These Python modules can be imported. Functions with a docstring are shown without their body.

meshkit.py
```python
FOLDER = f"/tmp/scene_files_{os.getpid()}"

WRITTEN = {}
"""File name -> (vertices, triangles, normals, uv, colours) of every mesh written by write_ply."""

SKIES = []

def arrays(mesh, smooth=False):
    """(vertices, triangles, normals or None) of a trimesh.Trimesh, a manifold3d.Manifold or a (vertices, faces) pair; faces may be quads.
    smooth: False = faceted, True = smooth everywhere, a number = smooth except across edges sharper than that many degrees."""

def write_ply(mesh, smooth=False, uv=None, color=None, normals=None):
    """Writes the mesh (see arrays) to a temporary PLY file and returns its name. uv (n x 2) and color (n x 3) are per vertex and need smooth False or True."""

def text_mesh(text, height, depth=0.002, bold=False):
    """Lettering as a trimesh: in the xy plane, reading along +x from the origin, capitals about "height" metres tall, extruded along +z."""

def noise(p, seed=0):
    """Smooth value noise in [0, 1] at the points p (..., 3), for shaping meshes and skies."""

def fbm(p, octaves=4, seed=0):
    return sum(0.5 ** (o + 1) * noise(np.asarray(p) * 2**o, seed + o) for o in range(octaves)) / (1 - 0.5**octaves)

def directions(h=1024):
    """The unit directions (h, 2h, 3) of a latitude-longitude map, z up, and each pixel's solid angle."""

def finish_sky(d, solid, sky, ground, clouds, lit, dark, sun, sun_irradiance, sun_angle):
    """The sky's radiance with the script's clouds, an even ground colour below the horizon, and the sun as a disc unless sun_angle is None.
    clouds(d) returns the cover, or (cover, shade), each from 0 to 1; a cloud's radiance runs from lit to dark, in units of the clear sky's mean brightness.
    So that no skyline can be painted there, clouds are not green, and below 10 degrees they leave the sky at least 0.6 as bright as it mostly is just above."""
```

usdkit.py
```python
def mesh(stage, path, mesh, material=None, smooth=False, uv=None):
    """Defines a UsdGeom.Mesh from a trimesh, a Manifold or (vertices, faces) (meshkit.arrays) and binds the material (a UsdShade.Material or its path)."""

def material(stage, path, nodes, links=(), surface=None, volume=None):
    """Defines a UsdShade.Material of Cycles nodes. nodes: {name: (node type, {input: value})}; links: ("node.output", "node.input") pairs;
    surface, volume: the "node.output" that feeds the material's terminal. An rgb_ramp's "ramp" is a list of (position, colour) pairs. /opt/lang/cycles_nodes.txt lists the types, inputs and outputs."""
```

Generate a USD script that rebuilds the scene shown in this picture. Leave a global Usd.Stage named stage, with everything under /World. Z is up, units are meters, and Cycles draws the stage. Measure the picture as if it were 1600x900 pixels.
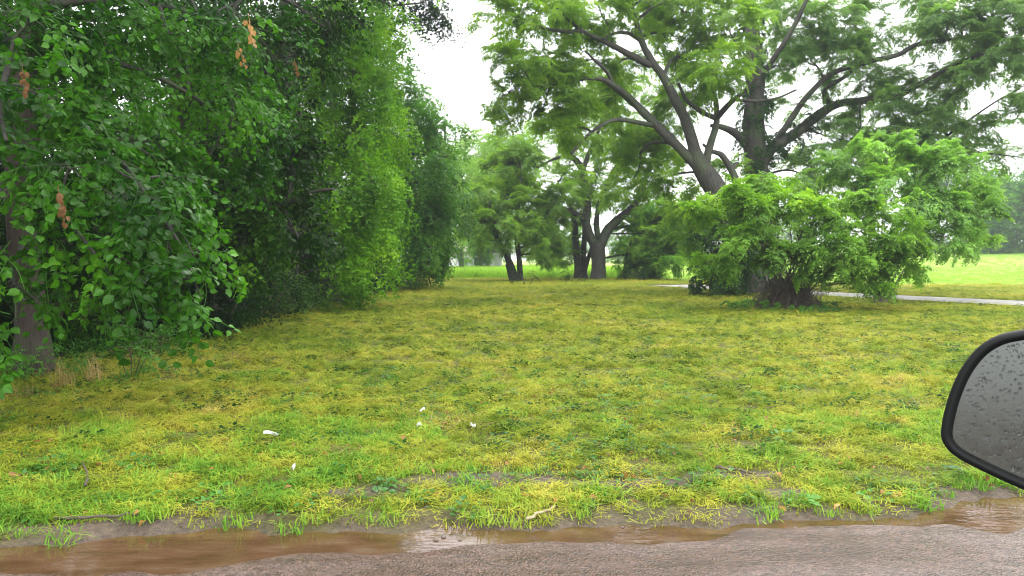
import math, random
import numpy as np, trimesh, usdkit, meshkit
from scipy.spatial.transform import Rotation as R
from pxr import Usd, UsdGeom, UsdLux, UsdShade, Gf, Sdf, Vt
from shapely.geometry import Polygon

stage = Usd.Stage.CreateInMemory()
UsdGeom.SetStageUpAxis(stage, "Z"); UsdGeom.SetStageMetersPerUnit(stage, 1.0)
UsdGeom.Xform.Define(stage, '/World'); UsdGeom.Scope.Define(stage, '/World/Looks')
random.seed(7); rng = np.random.default_rng(7)

# ---------------------------------------------------------------- camera
FPX, HORIZON, CAMZ = 1164.0, 408.0, 1.5
PITCH = math.atan((450 - HORIZON) / FPX)
CAM = np.array([0.0, 0.0, CAMZ])
cam = UsdGeom.Camera.Define(stage, '/World/camera')
cam.CreateHorizontalApertureAttr(36.0); cam.CreateFocalLengthAttr(36.0 * FPX / 1600)
cam.CreateClippingRangeAttr((0.05, 5000.0))
cam.AddTranslateOp().Set(tuple(CAM)); cam.AddRotateXOp().Set(90 - math.degrees(PITCH))
EXPOSURE = 1.42
cam.CreateExposureAttr(EXPOSURE)
# ---------------------------------------------------------------- sky and sun (overcast)
SUN_EL, SUN_AZ = math.radians(58), math.radians(35)      # azimuth = atan2(x, y)
usdkit.material(stage, '/World/Looks/sky_overcast', {
    'tc': ('texture_coordinate', {}),
    'sky': ('sky_texture', {'sky_type': 'single_scattering', 'sun_disc': False, 'sun_elevation': SUN_EL, 'sun_rotation': SUN_AZ, 'aerosol_density': 2.0}),
    'n': ('noise_texture', {'scale': 2.2, 'detail': 5.0, 'roughness': 0.55}),
    'r': ('rgb_ramp', {'ramp': [(0.25, (16.9, 17.2, 17.5)), (0.75, (20.6, 20.7, 20.9))]}),
    'sz': ('separate_xyz', {}), 'gr': ('map_range', {'from_min': 0.0, 'from_max': 1.0, 'to_min': 0.38, 'to_max': 1.0, 'clamp': True}),   # an overcast sky is about three times brighter overhead
    'gm': ('mix_color', {'blend_type': 'multiply', 'fac': 1.0, 'use_clamp': False}),
    'm': ('mix_color', {'fac': 0.94, 'use_clamp': False}),
    'b': ('background_shader', {'strength': 0.1})},
    [('tc.generated', 'n.vector'), ('n.fac', 'r.fac'), ('sky.color', 'm.a'), ('tc.generated', 'sz.vector'), ('sz.z', 'gr.value'), ('r.color', 'gm.a'), ('gr.result', 'gm.b'), ('gm.result', 'm.b'), ('m.result', 'b.color')], surface='b.background')
dome = UsdLux.DomeLight.Define(stage, '/World/sky')
dome.GetPrim().SetCustomDataByKey('kind', 'structure')
UsdShade.MaterialBindingAPI.Apply(dome.GetPrim()).Bind(UsdShade.Material.Get(stage, '/World/Looks/sky_overcast'))
sun = UsdLux.DistantLight.Define(stage, '/World/sun')
sun.CreateIntensityAttr(0.25); sun.CreateAngleAttr(25.0); sun.CreateNormalizeAttr(True); sun.CreateColorAttr((1.0, 0.97, 0.92))
sun.AddRotateZOp().Set(-math.degrees(SUN_AZ)); sun.AddRotateXOp().Set(-(90 - math.degrees(SUN_EL)))

# ---------------------------------------------------------------- helpers
COUNT = {}
def numbered(path):
    k = COUNT.get(path, 0); COUNT[path] = k + 1
    return path if k == 0 else f'{path}_{k:03d}'
def tag(p, label=None, cat=None, group=None, kind=None):
    p = p.GetPrim() if hasattr(p, 'GetPrim') else p
    for k, v in (('label', label), ('category', cat), ('group', group), ('kind', kind)):
        if v: p.SetCustomDataByKey(k, v)
    return p
def thing(name, label, cat, base=(0, 0, 0), group=None, kind=None):
    x = UsdGeom.Xform.Define(stage, numbered('/World/' + name))
    x.AddTranslateOp().Set(tuple(float(c) for c in base))
    tag(x, label, cat, group, kind)
    return x
def part(parent, name, mesh, mat, base=(0, 0, 0), smooth=False, label=None, kind=None):
    v, f = mesh if isinstance(mesh, tuple) else (np.asarray(mesh.vertices), np.asarray(mesh.faces))
    m = usdkit.mesh(stage, numbered(str(parent.GetPath()) + '/' + name), (np.asarray(v, float) - np.asarray(base, float), f), mat, smooth=smooth)
    tag(m, label, None, None, kind)
    return m
def top_mesh(name, mesh, mat, label=None, cat=None, group=None, kind=None, smooth=False):
    v, f = mesh if isinstance(mesh, tuple) else (np.asarray(mesh.vertices), np.asarray(mesh.faces))
    m = usdkit.mesh(stage, numbered('/World/' + name), (v, f), mat, smooth=smooth)
    tag(m, label, cat, group, kind)
    return m
def scatter(path, protos, mat, pos, quat_xyzw, scale, idx, kind='stuff'):
    """A PointInstancer with its own prototypes (each (v, f))."""
    pi = UsdGeom.PointInstancer.Define(stage, path)
    rel = pi.CreatePrototypesRel()
    for k, pr in enumerate(protos):
        name = f'{path}/sprig_{k + 1:03d}'
        usdkit.mesh(stage, name, pr, mat)
        rel.AddTarget(name)
    n = len(pos)
    pi.CreateProtoIndicesAttr(Vt.IntArray.FromNumpy(np.asarray(idx, np.int32)))
    pi.CreatePositionsAttr(Vt.Vec3fArray.FromNumpy(np.asarray(pos, np.float32)))
    q = np.asarray(quat_xyzw, np.float32)
    pi.CreateOrientationsAttr(Vt.QuathArray([Gf.Quath(float(a[3]), float(a[0]), float(a[1]), float(a[2])) for a in q]))
    s = np.asarray(scale, np.float32)
    if s.ndim == 1: s = np.repeat(s[:, None], 3, 1)
    pi.CreateScalesAttr(Vt.Vec3fArray.FromNumpy(s))
    if kind: tag(pi, kind=kind)
    return pi

def ray(px, py):
    cx, cy = (px - 800) / FPX, (450 - py) / FPX
    return np.array([cx, math.cos(PITCH) + cy * math.sin(PITCH), -math.sin(PITCH) + cy * math.cos(PITCH)])
def P(px, py, d):
    r = ray(px, py)
    return CAM + r * (d / r[1])
def sstep(x, a, b):
    t = np.clip((x - a) / (b - a), 0, 1)
    return t * t * (3 - 2 * t)
def fbm(p, seed=0, octaves=4):
    p = np.asarray(p, float); out = 0; amp = 0.5; tot = 0
    for o in range(octaves):
        out = out + amp * meshkit.noise(p * 2 ** o, seed + o); tot += amp; amp *= 0.5
    return out / tot
def n2(x, y, s, seed=0, oc=3):
    x, y = np.broadcast_arrays(np.asarray(x, float), np.asarray(y, float))
    return fbm(np.stack([x * s, y * s, np.zeros_like(x) + 0.37], -1), seed, oc)
def edge_y(x):                                             # where the verge meets the road
    x = np.asarray(x, float)
    return 4.08 + 0.090 * x + 0.30 * sstep(x, 2.0, 3.4) + 0.40 * (n2(x, 0 * x, 0.7, 3) - 0.5) + 0.34 * (n2(x, 0 * x, 3.0, 9) - 0.5) + .12 * (n2(x, 0 * x, 9.0, 19, 2) - .5)
def ground_z(x, y):
    x, y = np.broadcast_arrays(np.asarray(x, float), np.asarray(y, float))
    e = y - edge_y(x)
    z = -0.05 + 0.085 * sstep(e, -0.16, 0.22) + 0.03 * sstep(e, 0.3, 2.0)
    z = z + 0.28 * sstep(y, 12, 46)
    z = z + sstep(y, 48, 125) * np.clip(0.036 * (x + 2), -0.4, 6.0) + 2.5 * sstep(y, 125, 330) * sstep(x, -50, 60)
    on = sstep(e, 0.0, 0.5)
    z = z + on * (0.05 * (n2(x, y, 0.9, 21) - 0.5) + 0.055 * (n2(x, y, 5.0, 31) - 0.5))
    return z
def GP(px, py):                                            # ground point under a pixel
    r = ray(px, py); t = 1.0
    for d in np.geomspace(2.5, 200, 1200):
        q = CAM + r * (d / r[1])
        if q[2] <= ground_z(q[0], q[1]): break
    return q
def on_ground(x, y, dz=0.0): return np.array([x, y, float(ground_z(x, y)) + dz])

# ---------------------------------------------------------------- materials
LOOK = '/World/Looks/'
def leaf_mat(name, a, b, c, trans=0.4, rough=0.42, tscale=(1.5, 1.7, 0.8), wild=0.18, spec=0.22):
    """a dark, b mid, c young light leaf colour: per leaf random plus broad drifts through the crown."""
    mean = [max(x) for x in zip(b, c)]
    return usdkit.material(stage, LOOK + name, {
        'g': ('geometry', {}),
        'n': ('noise_texture', {'scale': wild * 4, 'detail': 2.0}),
        'n2': ('noise_texture', {'scale': 30.0, 'detail': 1.0}),
        'mx': ('math', {'math_type': 'multiply_add', 'value2': 0.55}),
        'ns': ('math', {'math_type': 'multiply_add', 'value2': 2.0, 'value3': -0.77}),
        'r': ('rgb_ramp', {'ramp': [(0.0, a), (0.42, b), (0.85, c), (1.0, tuple(min(1, 1.15 * x) for x in c))]}),
        'sp': ('math', {'math_type': 'multiply_add', 'value2': 0.5, 'value3': 0.75}),
        'cm': ('mix_color', {'blend_type': 'multiply', 'fac': 1.0, 'use_clamp': False}),
        'tc': ('mix_color', {'blend_type': 'multiply', 'fac': 1.0, 'b': tscale, 'use_clamp': False}),
        'p': ('principled_bsdf', {'roughness': rough, 'specular_ior_level': spec}),
        't': ('translucent_bsdf', {}),
        'm': ('mix_closure', {'fac': trans})},
        [('g.position', 'n.vector'), ('g.position', 'n2.vector'), ('n.fac', 'ns.value1'), ('g.random_per_island', 'mx.value1'), ('ns.value', 'mx.value3'), ('mx.value', 'r.fac'),
         ('n2.fac', 'sp.value1'), ('r.color', 'cm.a'), ('sp.value', 'cm.b'),
         ('cm.result', 'p.base_color'), ('cm.result', 'tc.a'), ('tc.result', 't.color'), ('p.BSDF', 'm.closure1'), ('t.BSDF', 'm.closure2')], surface='m.closure')
def bark_mat(name, a, b, moss=(0.05, 0.07, 0.03), scale=6.0):
    return usdkit.material(stage, LOOK + name, {
        'g': ('geometry', {}), 'mp': ('mapping', {'scale': (1.0, 1.0, 0.25)}),
        'n': ('noise_texture', {'scale': scale * 2.5, 'detail': 5.0, 'roughness': 0.65}),
        'v': ('voronoi_texture', {'scale': scale * 1.6, 'feature': 'distance_to_edge'}),
        'mn': ('noise_texture', {'scale': 1.3, 'detail': 3.0}),
        'mr': ('rgb_ramp', {'ramp': [(0.48, (0, 0, 0)), (0.66, (0.75, 0.75, 0.75))]}),
        'r': ('rgb_ramp', {'ramp': [(0.25, a), (0.7, b)]}),
        'mm': ('mix_color', {'b': moss}),
        'h': ('math', {'math_type': 'multiply_add', 'value2': 0.6}),
        'bu': ('bump', {'strength': 0.9, 'distance': 0.035}),
        'p': ('principled_bsdf', {'roughness': 0.75, 'specular_ior_level': 0.35})},
        [('g.position', 'mp.vector'), ('mp.vector', 'n.vector'), ('mp.vector', 'v.vector'), ('g.position', 'mn.vector'), ('mn.fac', 'mr.fac'),
         ('n.fac', 'r.fac'), ('r.color', 'mm.a'), ('mr.color', 'mm.fac'), ('v.distance', 'h.value1'), ('n.fac', 'h.value3'), ('h.value', 'bu.height'), ('bu.normal', 'p.normal'), ('mm.result', 'p.base_color')], surface='p.BSDF')
def plain(name, col, rough=0.6, **kw):
    return usdkit.material(stage, LOOK + name, {
        'g': ('geometry', {}), 'n': ('noise_texture', {'scale': 25.0, 'detail': 4.0}),
        'r': ('rgb_ramp', {'ramp': [(0.25, tuple(0.72 * c for c in col)), (0.75, tuple(min(1, 1.18 * c) for c in col))]}),
        'p': ('principled_bsdf', {'roughness': rough, **kw})},
        [('g.position', 'n.vector'), ('n.fac', 'r.fac'), ('r.color', 'p.base_color')], surface='p.BSDF')

M = {}
T2 = (2.1, 2.1, 0.8)
M['leaf_near'] = leaf_mat('leaf_near', (0.010, 0.044, 0.003), (0.046, 0.150, 0.007), (0.135, 0.33, 0.016), 0.36, 0.36, spec=0.22)
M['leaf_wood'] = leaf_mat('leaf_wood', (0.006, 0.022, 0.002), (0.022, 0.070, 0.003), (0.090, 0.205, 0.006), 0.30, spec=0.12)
M['leaf_mid'] = leaf_mat('leaf_mid', (0.025, 0.085, 0.007), (0.065, 0.180, 0.011), (0.14, 0.29, 0.015), 0.42, tscale=T2)
M['leaf_yellow'] = leaf_mat('leaf_yellow', (0.050, 0.14, 0.005), (0.110, 0.26, 0.007), (0.22, 0.40, 0.009), 0.45, tscale=(1.8, 1.8, .8))
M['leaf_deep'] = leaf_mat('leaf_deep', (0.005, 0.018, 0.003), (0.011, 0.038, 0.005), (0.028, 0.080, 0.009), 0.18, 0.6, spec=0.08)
M['leaf_walnut'] = leaf_mat('leaf_walnut', (0.065, 0.135, 0.010), (0.125, 0.235, 0.016), (0.23, 0.37, 0.022), 0.55, tscale=T2)
M['leaf_bush'] = leaf_mat('leaf_bush', (0.065, 0.150, 0.014), (0.145, 0.285, 0.024), (0.31, 0.46, 0.030), 0.52, tscale=(1.8, 1.8, .8))
M['leaf_pale'] = leaf_mat('leaf_pale', (0.085, 0.180, 0.035), (0.16, 0.31, 0.055), (0.28, 0.46, 0.065), 0.52, tscale=(1.8, 1.8, .9))
M['leaf_grey'] = leaf_mat('leaf_grey', (0.060, 0.125, 0.028), (0.105, 0.200, 0.042), (0.17, 0.28, 0.050), 0.52, tscale=(1.9, 1.95, .9))
M['leaf_ivy'] = leaf_mat('leaf_ivy', (0.014, 0.044, 0.008), (0.030, 0.082, 0.011), (0.060, 0.135, 0.015), 0.25)
M['leaf_far'] = leaf_mat('leaf_far', (0.080, 0.16, 0.020), (0.13, 0.25, 0.028), (0.20, 0.34, 0.034), 0.48, tscale=T2)
M['leaf_dead'] = leaf_mat('leaf_dead', (0.13, 0.065, 0.025), (0.36, 0.20, 0.07), (0.58, 0.37, 0.16), 0.4, 0.6, (1.1, 1.0, 0.8))
M['bark'] = bark_mat('bark', (0.016, 0.016, 0.013), (0.062, 0.060, 0.047))
M['bark_dark'] = bark_mat('bark_dark', (0.014, 0.013, 0.011), (0.048, 0.043, 0.036))
M['bark_grey'] = bark_mat('bark_grey', (0.018, 0.0125, 0.009), (0.056, 0.041, 0.031))
M['twig'] = plain('twig', (0.060, 0.046, 0.030), 0.75)
M['dry_stick'] = plain('dry_stick', (0.30, 0.24, 0.15), 0.7)
M['straw'] = leaf_mat('straw', (0.22, 0.15, 0.06), (0.36, 0.26, 0.11), (0.50, 0.40, 0.20), 0.25, 0.6, (1.1, 1.0, 0.7))
M['paper'] = plain('paper', (0.55, 0.55, 0.54), 0.5)
M['siding'] = plain('siding', (0.50, 0.50, 0.48), 0.6)
M['white_paint'] = plain('white_paint', (0.78, 0.78, 0.76), 0.5)
M['shingle'] = plain('shingle', (0.16, 0.14, 0.125), 0.8)
M['dark_glass'] = plain('dark_glass', (0.03, 0.035, 0.04), 0.1)
M['stone'] = plain('stone', (0.10, 0.075, 0.062), 0.75)

# grass: colours drift over the ground and change from blade to blade
def grass_mat(name, stops, big=0.35, small=3.0, island=0.5, trans=0.35, rough=0.6, shift=-0.47):
    return usdkit.material(stage, LOOK + name, {
        'g': ('geometry', {}),
        'n1': ('noise_texture', {'scale': big, 'detail': 3.0}), 'n2': ('noise_texture', {'scale': small, 'detail': 3.0, 'roughness': 0.6}),
        'a1': ('math', {'math_type': 'multiply_add', 'value2': 0.95, 'value3': shift - 0.15}),
        'a2': ('math', {'math_type': 'multiply_add', 'value2': 1.25}),
        'a3': ('math', {'math_type': 'multiply_add', 'value2': island}),
        'r': ('rgb_ramp', {'ramp': stops}),
        'p': ('principled_bsdf', {'roughness': 0.75, 'specular_ior_level': 0.12}), 't': ('translucent_bsdf', {}), 'm': ('mix_closure', {'fac': trans})},
        [('g.position', 'n1.vector'), ('g.position', 'n2.vector'), ('n1.fac', 'a1.value1'), ('n2.fac', 'a2.value1'), ('a1.value', 'a2.value3'),
         ('g.random_per_island', 'a3.value1'), ('a2.value', 'a3.value3'), ('a3.value', 'r.fac'), ('r.color', 'p.base_color'), ('r.color', 't.color'),
         ('p.BSDF', 'm.closure1'), ('t.BSDF', 'm.closure2')], surface='m.closure')
MOWN = [(0.10, (0.055, 0.110, 0.008)), (0.30, (0.155, 0.235, 0.017)), (0.52, (0.285, 0.318, 0.026)), (0.74, (0.395, 0.360, 0.048)), (0.92, (0.52, 0.38, 0.13)), (1.0, (0.26, 0.15, 0.05))]
M['mown'] = grass_mat('mown', MOWN)
M['clip'] = grass_mat('clip', [(0.1, (0.045, 0.095, 0.006)), (0.4, (0.14, 0.20, 0.015)), (0.62, (0.27, 0.285, 0.026)), (0.85, (0.42, 0.36, 0.08)), (1.0, (0.20, 0.11, 0.04))], small=7.0)
LUSH = [(0.1, (0.060, 0.145, 0.012)), (0.36, (0.125, 0.265, 0.024)), (0.6, (0.22, 0.34, 0.036)), (0.8, (0.34, 0.36, 0.06)), (1.0, (0.50, 0.38, 0.15))]
M['lush'] = grass_mat('lush', LUSH)
FIELD = [(0.1, (0.17, 0.34, 0.015)), (0.5, (0.22, 0.40, 0.03)), (0.8, (0.30, 0.45, 0.05)), (1.0, (0.38, 0.43, 0.12))]
M['field'] = grass_mat('field', FIELD)
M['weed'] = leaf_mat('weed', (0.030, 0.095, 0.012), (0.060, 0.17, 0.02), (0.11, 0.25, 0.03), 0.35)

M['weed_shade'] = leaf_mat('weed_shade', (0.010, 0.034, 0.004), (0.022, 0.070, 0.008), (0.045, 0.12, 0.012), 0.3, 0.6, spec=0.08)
M['ground'] = usdkit.material(stage, LOOK + 'ground', {
    'at': ('attribute', {'attribute': 'tone'}), 'g': ('geometry', {}),
    'n1': ('noise_texture', {'scale': 2.3, 'detail': 6.0, 'roughness': 0.7}), 'n2': ('noise_texture', {'scale': 28.0, 'detail': 5.0, 'roughness': 0.7}),
    'r1': ('rgb_ramp', {'ramp': [(0.3, (0.62, 0.66, 0.6)), (0.5, (1, 1, 1)), (0.72, (1.3, 1.22, 1.15))]}),
    'r2': ('rgb_ramp', {'ramp': [(0.3, (0.5, 0.5, 0.5)), (0.7, (1.35, 1.3, 1.25))]}),
    'm1': ('mix_color', {'blend_type': 'multiply', 'fac': 1.0, 'use_clamp': False}), 'm2': ('mix_color', {'blend_type': 'multiply', 'fac': 1.0, 'use_clamp': False}),
    'b': ('bump', {'strength': 0.8, 'distance': 0.05}), 'p': ('principled_bsdf', {'roughness': 0.8, 'specular_ior_level': 0.3})},
    [('g.position', 'n1.vector'), ('g.position', 'n2.vector'), ('n1.fac', 'r1.fac'), ('n2.fac', 'r2.fac'), ('at.color', 'm1.a'), ('r1.color', 'm1.b'), ('m1.result', 'm2.a'), ('r2.color', 'm2.b'),
     ('n2.fac', 'b.height'), ('b.normal', 'p.normal'), ('m2.result', 'p.base_color')], surface='p.BSDF')
M['asphalt'] = usdkit.material(stage, LOOK + 'asphalt', {
    'g': ('geometry', {}), 'mp': ('mapping', {'scale': (0.55, 1.5, 1.0), 'rotation': (0, 0, -0.15)}),
    'n': ('noise_texture', {'scale': 0.9, 'detail': 7.0, 'roughness': 0.66}), 'v': ('voronoi_texture', {'scale': 70.0}), 'fl': ('noise_texture', {'scale': 4.2, 'detail': 5.0, 'roughness': 0.6}), 'fr': ('rgb_ramp', {'ramp': [(0.36, (0.50, 0.46, 0.43)), (0.5, (0.95, 0.93, 0.92)), (0.66, (1.25, 1.25, 1.27))]}), 'm2': ('mix_color', {'blend_type': 'multiply', 'fac': 1.0, 'use_clamp': False}),
    'f': ('noise_texture', {'scale': 42.0, 'detail': 4.0, 'roughness': 0.7}),
    'r': ('rgb_ramp', {'ramp': [(0.34, (0.018, 0.008, 0.005)), (0.47, (0.038, 0.021, 0.015)), (0.58, (0.062, 0.042, 0.036)), (0.7, (0.092, 0.068, 0.062))]}),
    'vc': ('voronoi_texture', {'scale': 55.0}), 'sx': ('separate_color', {}), 'vm': ('math', {'math_type': 'multiply_add', 'value2': 0.35}), 'vo': ('math', {'math_type': 'multiply_add', 'value2': 0.75, 'value3': -0.05}),
    'r2': ('rgb_ramp', {'ramp': [(0.25, (0.40, 0.38, 0.36)), (0.5, (1, 1, 1)), (0.68, (1.7, 1.66, 1.62)), (0.85, (3.0, 2.9, 2.85))]}),
    'mx': ('mix_color', {'blend_type': 'multiply', 'fac': 1.0, 'use_clamp': False}),
    'rr': ('map_range', {'from_min': 0.35, 'from_max': 0.65, 'to_min': 0.10, 'to_max': 0.42, 'clamp': True}),
    'h': ('math', {'math_type': 'multiply_add', 'value2': 0.6}),
    'b': ('bump', {'strength': 0.75, 'distance': 0.012}), 'p': ('principled_bsdf', {'specular_ior_level': 0.40})},
    [('g.position', 'mp.vector'), ('mp.vector', 'n.vector'), ('g.position', 'v.vector'), ('g.position', 'f.vector'), ('n.fac', 'r.fac'), ('g.position', 'vc.vector'), ('vc.color', 'sx.color'), ('f.fac', 'vo.value1'), ('sx.r', 'vm.value1'), ('vo.value', 'vm.value3'), ('vm.value', 'r2.fac'), ('r.color', 'mx.a'), ('r2.color', 'mx.b'), ('mp.vector', 'fl.vector'), ('fl.fac', 'fr.fac'), ('mx.result', 'm2.a'), ('fr.color', 'm2.b'), ('m2.result', 'p.base_color'),
     ('fl.fac', 'rr.value'), ('rr.result', 'p.roughness'), ('v.distance', 'h.value1'), ('f.fac', 'h.value3'), ('h.value', 'b.height'), ('b.normal', 'p.normal')], surface='p.BSDF')
M['muddy_water'] = usdkit.material(stage, LOOK + 'muddy_water', {
    'g': ('geometry', {}), 'mp': ('mapping', {'scale': (0.6, 1.6, 1.0)}), 'n': ('noise_texture', {'scale': 5.0, 'detail': 5.0, 'roughness': 0.6}), 'n2': ('noise_texture', {'scale': 16.0, 'detail': 3.0}),
    'r': ('rgb_ramp', {'ramp': [(0.3, (0.018, 0.009, 0.004)), (0.55, (0.040, 0.021, 0.011)), (0.75, (0.065, 0.042, 0.028))]}),
    'b': ('bump', {'strength': 0.10, 'distance': 0.02}), 'p': ('principled_bsdf', {'roughness': 0.03, 'specular_ior_level': 0.5})},
    [('g.position', 'mp.vector'), ('mp.vector', 'n.vector'), ('mp.vector', 'n2.vector'), ('n.fac', 'r.fac'), ('r.color', 'p.base_color'), ('n2.fac', 'b.height'), ('b.normal', 'p.normal')], surface='p.BSDF')
M['gravel'] = usdkit.material(stage, LOOK + 'gravel', {
    'g': ('geometry', {}), 'n': ('noise_texture', {'scale': 1.2, 'detail': 5.0}), 'v': ('voronoi_texture', {'scale': 22.0}),
    'r': ('rgb_ramp', {'ramp': [(0.3, (0.24, 0.225, 0.20)), (0.7, (0.40, 0.385, 0.36))]}), 'mx': ('mix_color', {'blend_type': 'multiply', 'fac': 0.35}),
    'b': ('bump', {'strength': 0.6, 'distance': 0.03}), 'p': ('principled_bsdf', {'roughness': 0.8})},
    [('g.position', 'n.vector'), ('g.position', 'v.vector'), ('n.fac', 'r.fac'), ('r.color', 'mx.a'), ('v.color', 'mx.b'), ('mx.result', 'p.base_color'), ('v.distance', 'b.height'), ('b.normal', 'p.normal')], surface='p.BSDF')
M['black_plastic'] = usdkit.material(stage, LOOK + 'black_plastic', {
    'g': ('geometry', {}), 'n': ('noise_texture', {'scale': 900.0, 'detail': 2.0}), 'b': ('bump', {'strength': 0.25, 'distance': 0.001}),
    'p': ('principled_bsdf', {'base_color': (0.004, 0.0045, 0.0045), 'roughness': 0.5, 'specular_ior_level': 0.15})}, [('g.position', 'n.vector'), ('n.fac', 'b.height'), ('b.normal', 'p.normal')], surface='p.BSDF')
M['mirror'] = usdkit.material(stage, LOOK + 'mirror', {
    'g': ('geometry', {}), 'n': ('noise_texture', {'scale': 60.0, 'detail': 5.0, 'roughness': 0.7}),
    'r': ('map_range', {'from_min': 0.3, 'from_max': 0.7, 'to_min': 0.16, 'to_max': 0.24, 'clamp': True}),
    'p': ('principled_bsdf', {'base_color': (0.145, 0.155, 0.145), 'metallic': 1.0})}, [('g.position', 'n.vector'), ('n.fac', 'r.value'), ('r.result', 'p.roughness')], surface='p.BSDF')
M['water_drop'] = usdkit.material(stage, LOOK + 'water_drop', {'p': ('principled_bsdf', {'base_color': (.72, .74, .74), 'roughness': 0.0, 'ior': 1.33, 'transmission_weight': 1.0})}, [], surface='p.BSDF')

# ---------------------------------------------------------------- ground, road, drive
def grid_axis(lo, hi, core_lo, core_hi, step, growth):
    out = [core_lo]
    while out[-1] < core_hi: out.append(out[-1] + step)
    s = step; a = out[-1]
    while a < hi: s *= growth; a += s; out.append(a)
    s = step; a = core_lo; left = []
    while a > lo: s *= growth; a -= s; left.append(a)
    return np.array(left[::-1] + out)
def grid_mesh(xs, ys, zf):
    X, Y = np.meshgrid(xs, ys); Z = zf(X, Y)
    v = np.stack([X, Y, Z], -1).reshape(-1, 3); nx, ny = len(xs), len(ys)
    i = (np.arange(ny - 1)[:, None] * nx + np.arange(nx - 1)[None]).ravel()
    return v, np.vstack([np.stack([i, i + 1, i + nx + 1], 1), np.stack([i, i + nx + 1, i + nx], 1)])
DRIVE = np.array([[34, 7.0], [27, 12.5], [20.5, 18.5], [16.3, 23.3], [12.5, 28.4], [9.6, 33.2], [8.4, 35.6], [7.9, 36.6]])
def drive_dist(x, y):
    best = np.full(np.shape(x), 1e9)
    for a, b in zip(DRIVE[:-1], DRIVE[1:]):
        d = b - a; t = np.clip(((x - a[0]) * d[0] + (y - a[1]) * d[1]) / (d @ d), 0, 1)
        best = np.minimum(best, np.hypot(x - a[0] - t * d[0], y - a[1] - t * d[1]))
    return best
def woods_x(y): return -6.0 + 1.6 * (n2(np.asarray(y, float), 0 * np.asarray(y, float), 0.25, 77) - 0.5) + 0.02 * np.maximum(np.asarray(y, float) - 20, 0)
BARE = [(*GP(760, 750)[:2], .55, .16), (*GP(1150, 742)[:2], .34, .08), (*GP(1010, 755)[:2], .5, .08), (*GP(150, 822)[:2], .5, .10), (*GP(1225, 772)[:2], .16, .14), (*GP(560, 770)[:2], .25, .08)]
def bare_mud(x, y):
    w = 0
    for a, b, c, d in BARE: w = w + np.exp(-((x - a) / c) ** 2 - ((y - b - .09 * (x - a)) / d) ** 2)
    return np.clip(w * (.5 + n2(x, y, 3.1, 93)), 0, 1)
xs = grid_axis(-260, 420, -5.5, 6.5, 0.055, 1.035); ys = grid_axis(-40, 600, 3.2, 7.6, 0.05, 1.028)
gv, gf = grid_mesh(xs, ys, ground_z)
x, y = gv[:, 0], gv[:, 1]; e = y - edge_y(x)
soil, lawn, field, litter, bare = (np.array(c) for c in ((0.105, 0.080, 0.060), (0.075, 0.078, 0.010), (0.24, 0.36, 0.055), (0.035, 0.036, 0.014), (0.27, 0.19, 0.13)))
tone = lawn + 0 * gv
wn = n2(x, y, 1.6, 55)
def mixin(t, c, w): return t * (1 - w[:, None]) + c * w[:, None]
far = sstep(y + 4 * (wn - 0.5) + 1.0 * np.clip(x - 6, 0, 12), 46, 51)
tone = mixin(tone, field, far)
tone = mixin(tone, np.array([0.36, 0.36, 0.10]), sstep(n2(x, y, 0.07, 90), 0.5, 0.65) * far * 0.7)
tone = mixin(tone, litter, sstep(woods_x(y) + 0.8 * (wn - 0.5) - x, -0.4, 0.8) * (1 - sstep(y, 48, 60) * sstep(x, -16, -11)) * (1 - sstep(y, 75, 85)))
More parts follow.
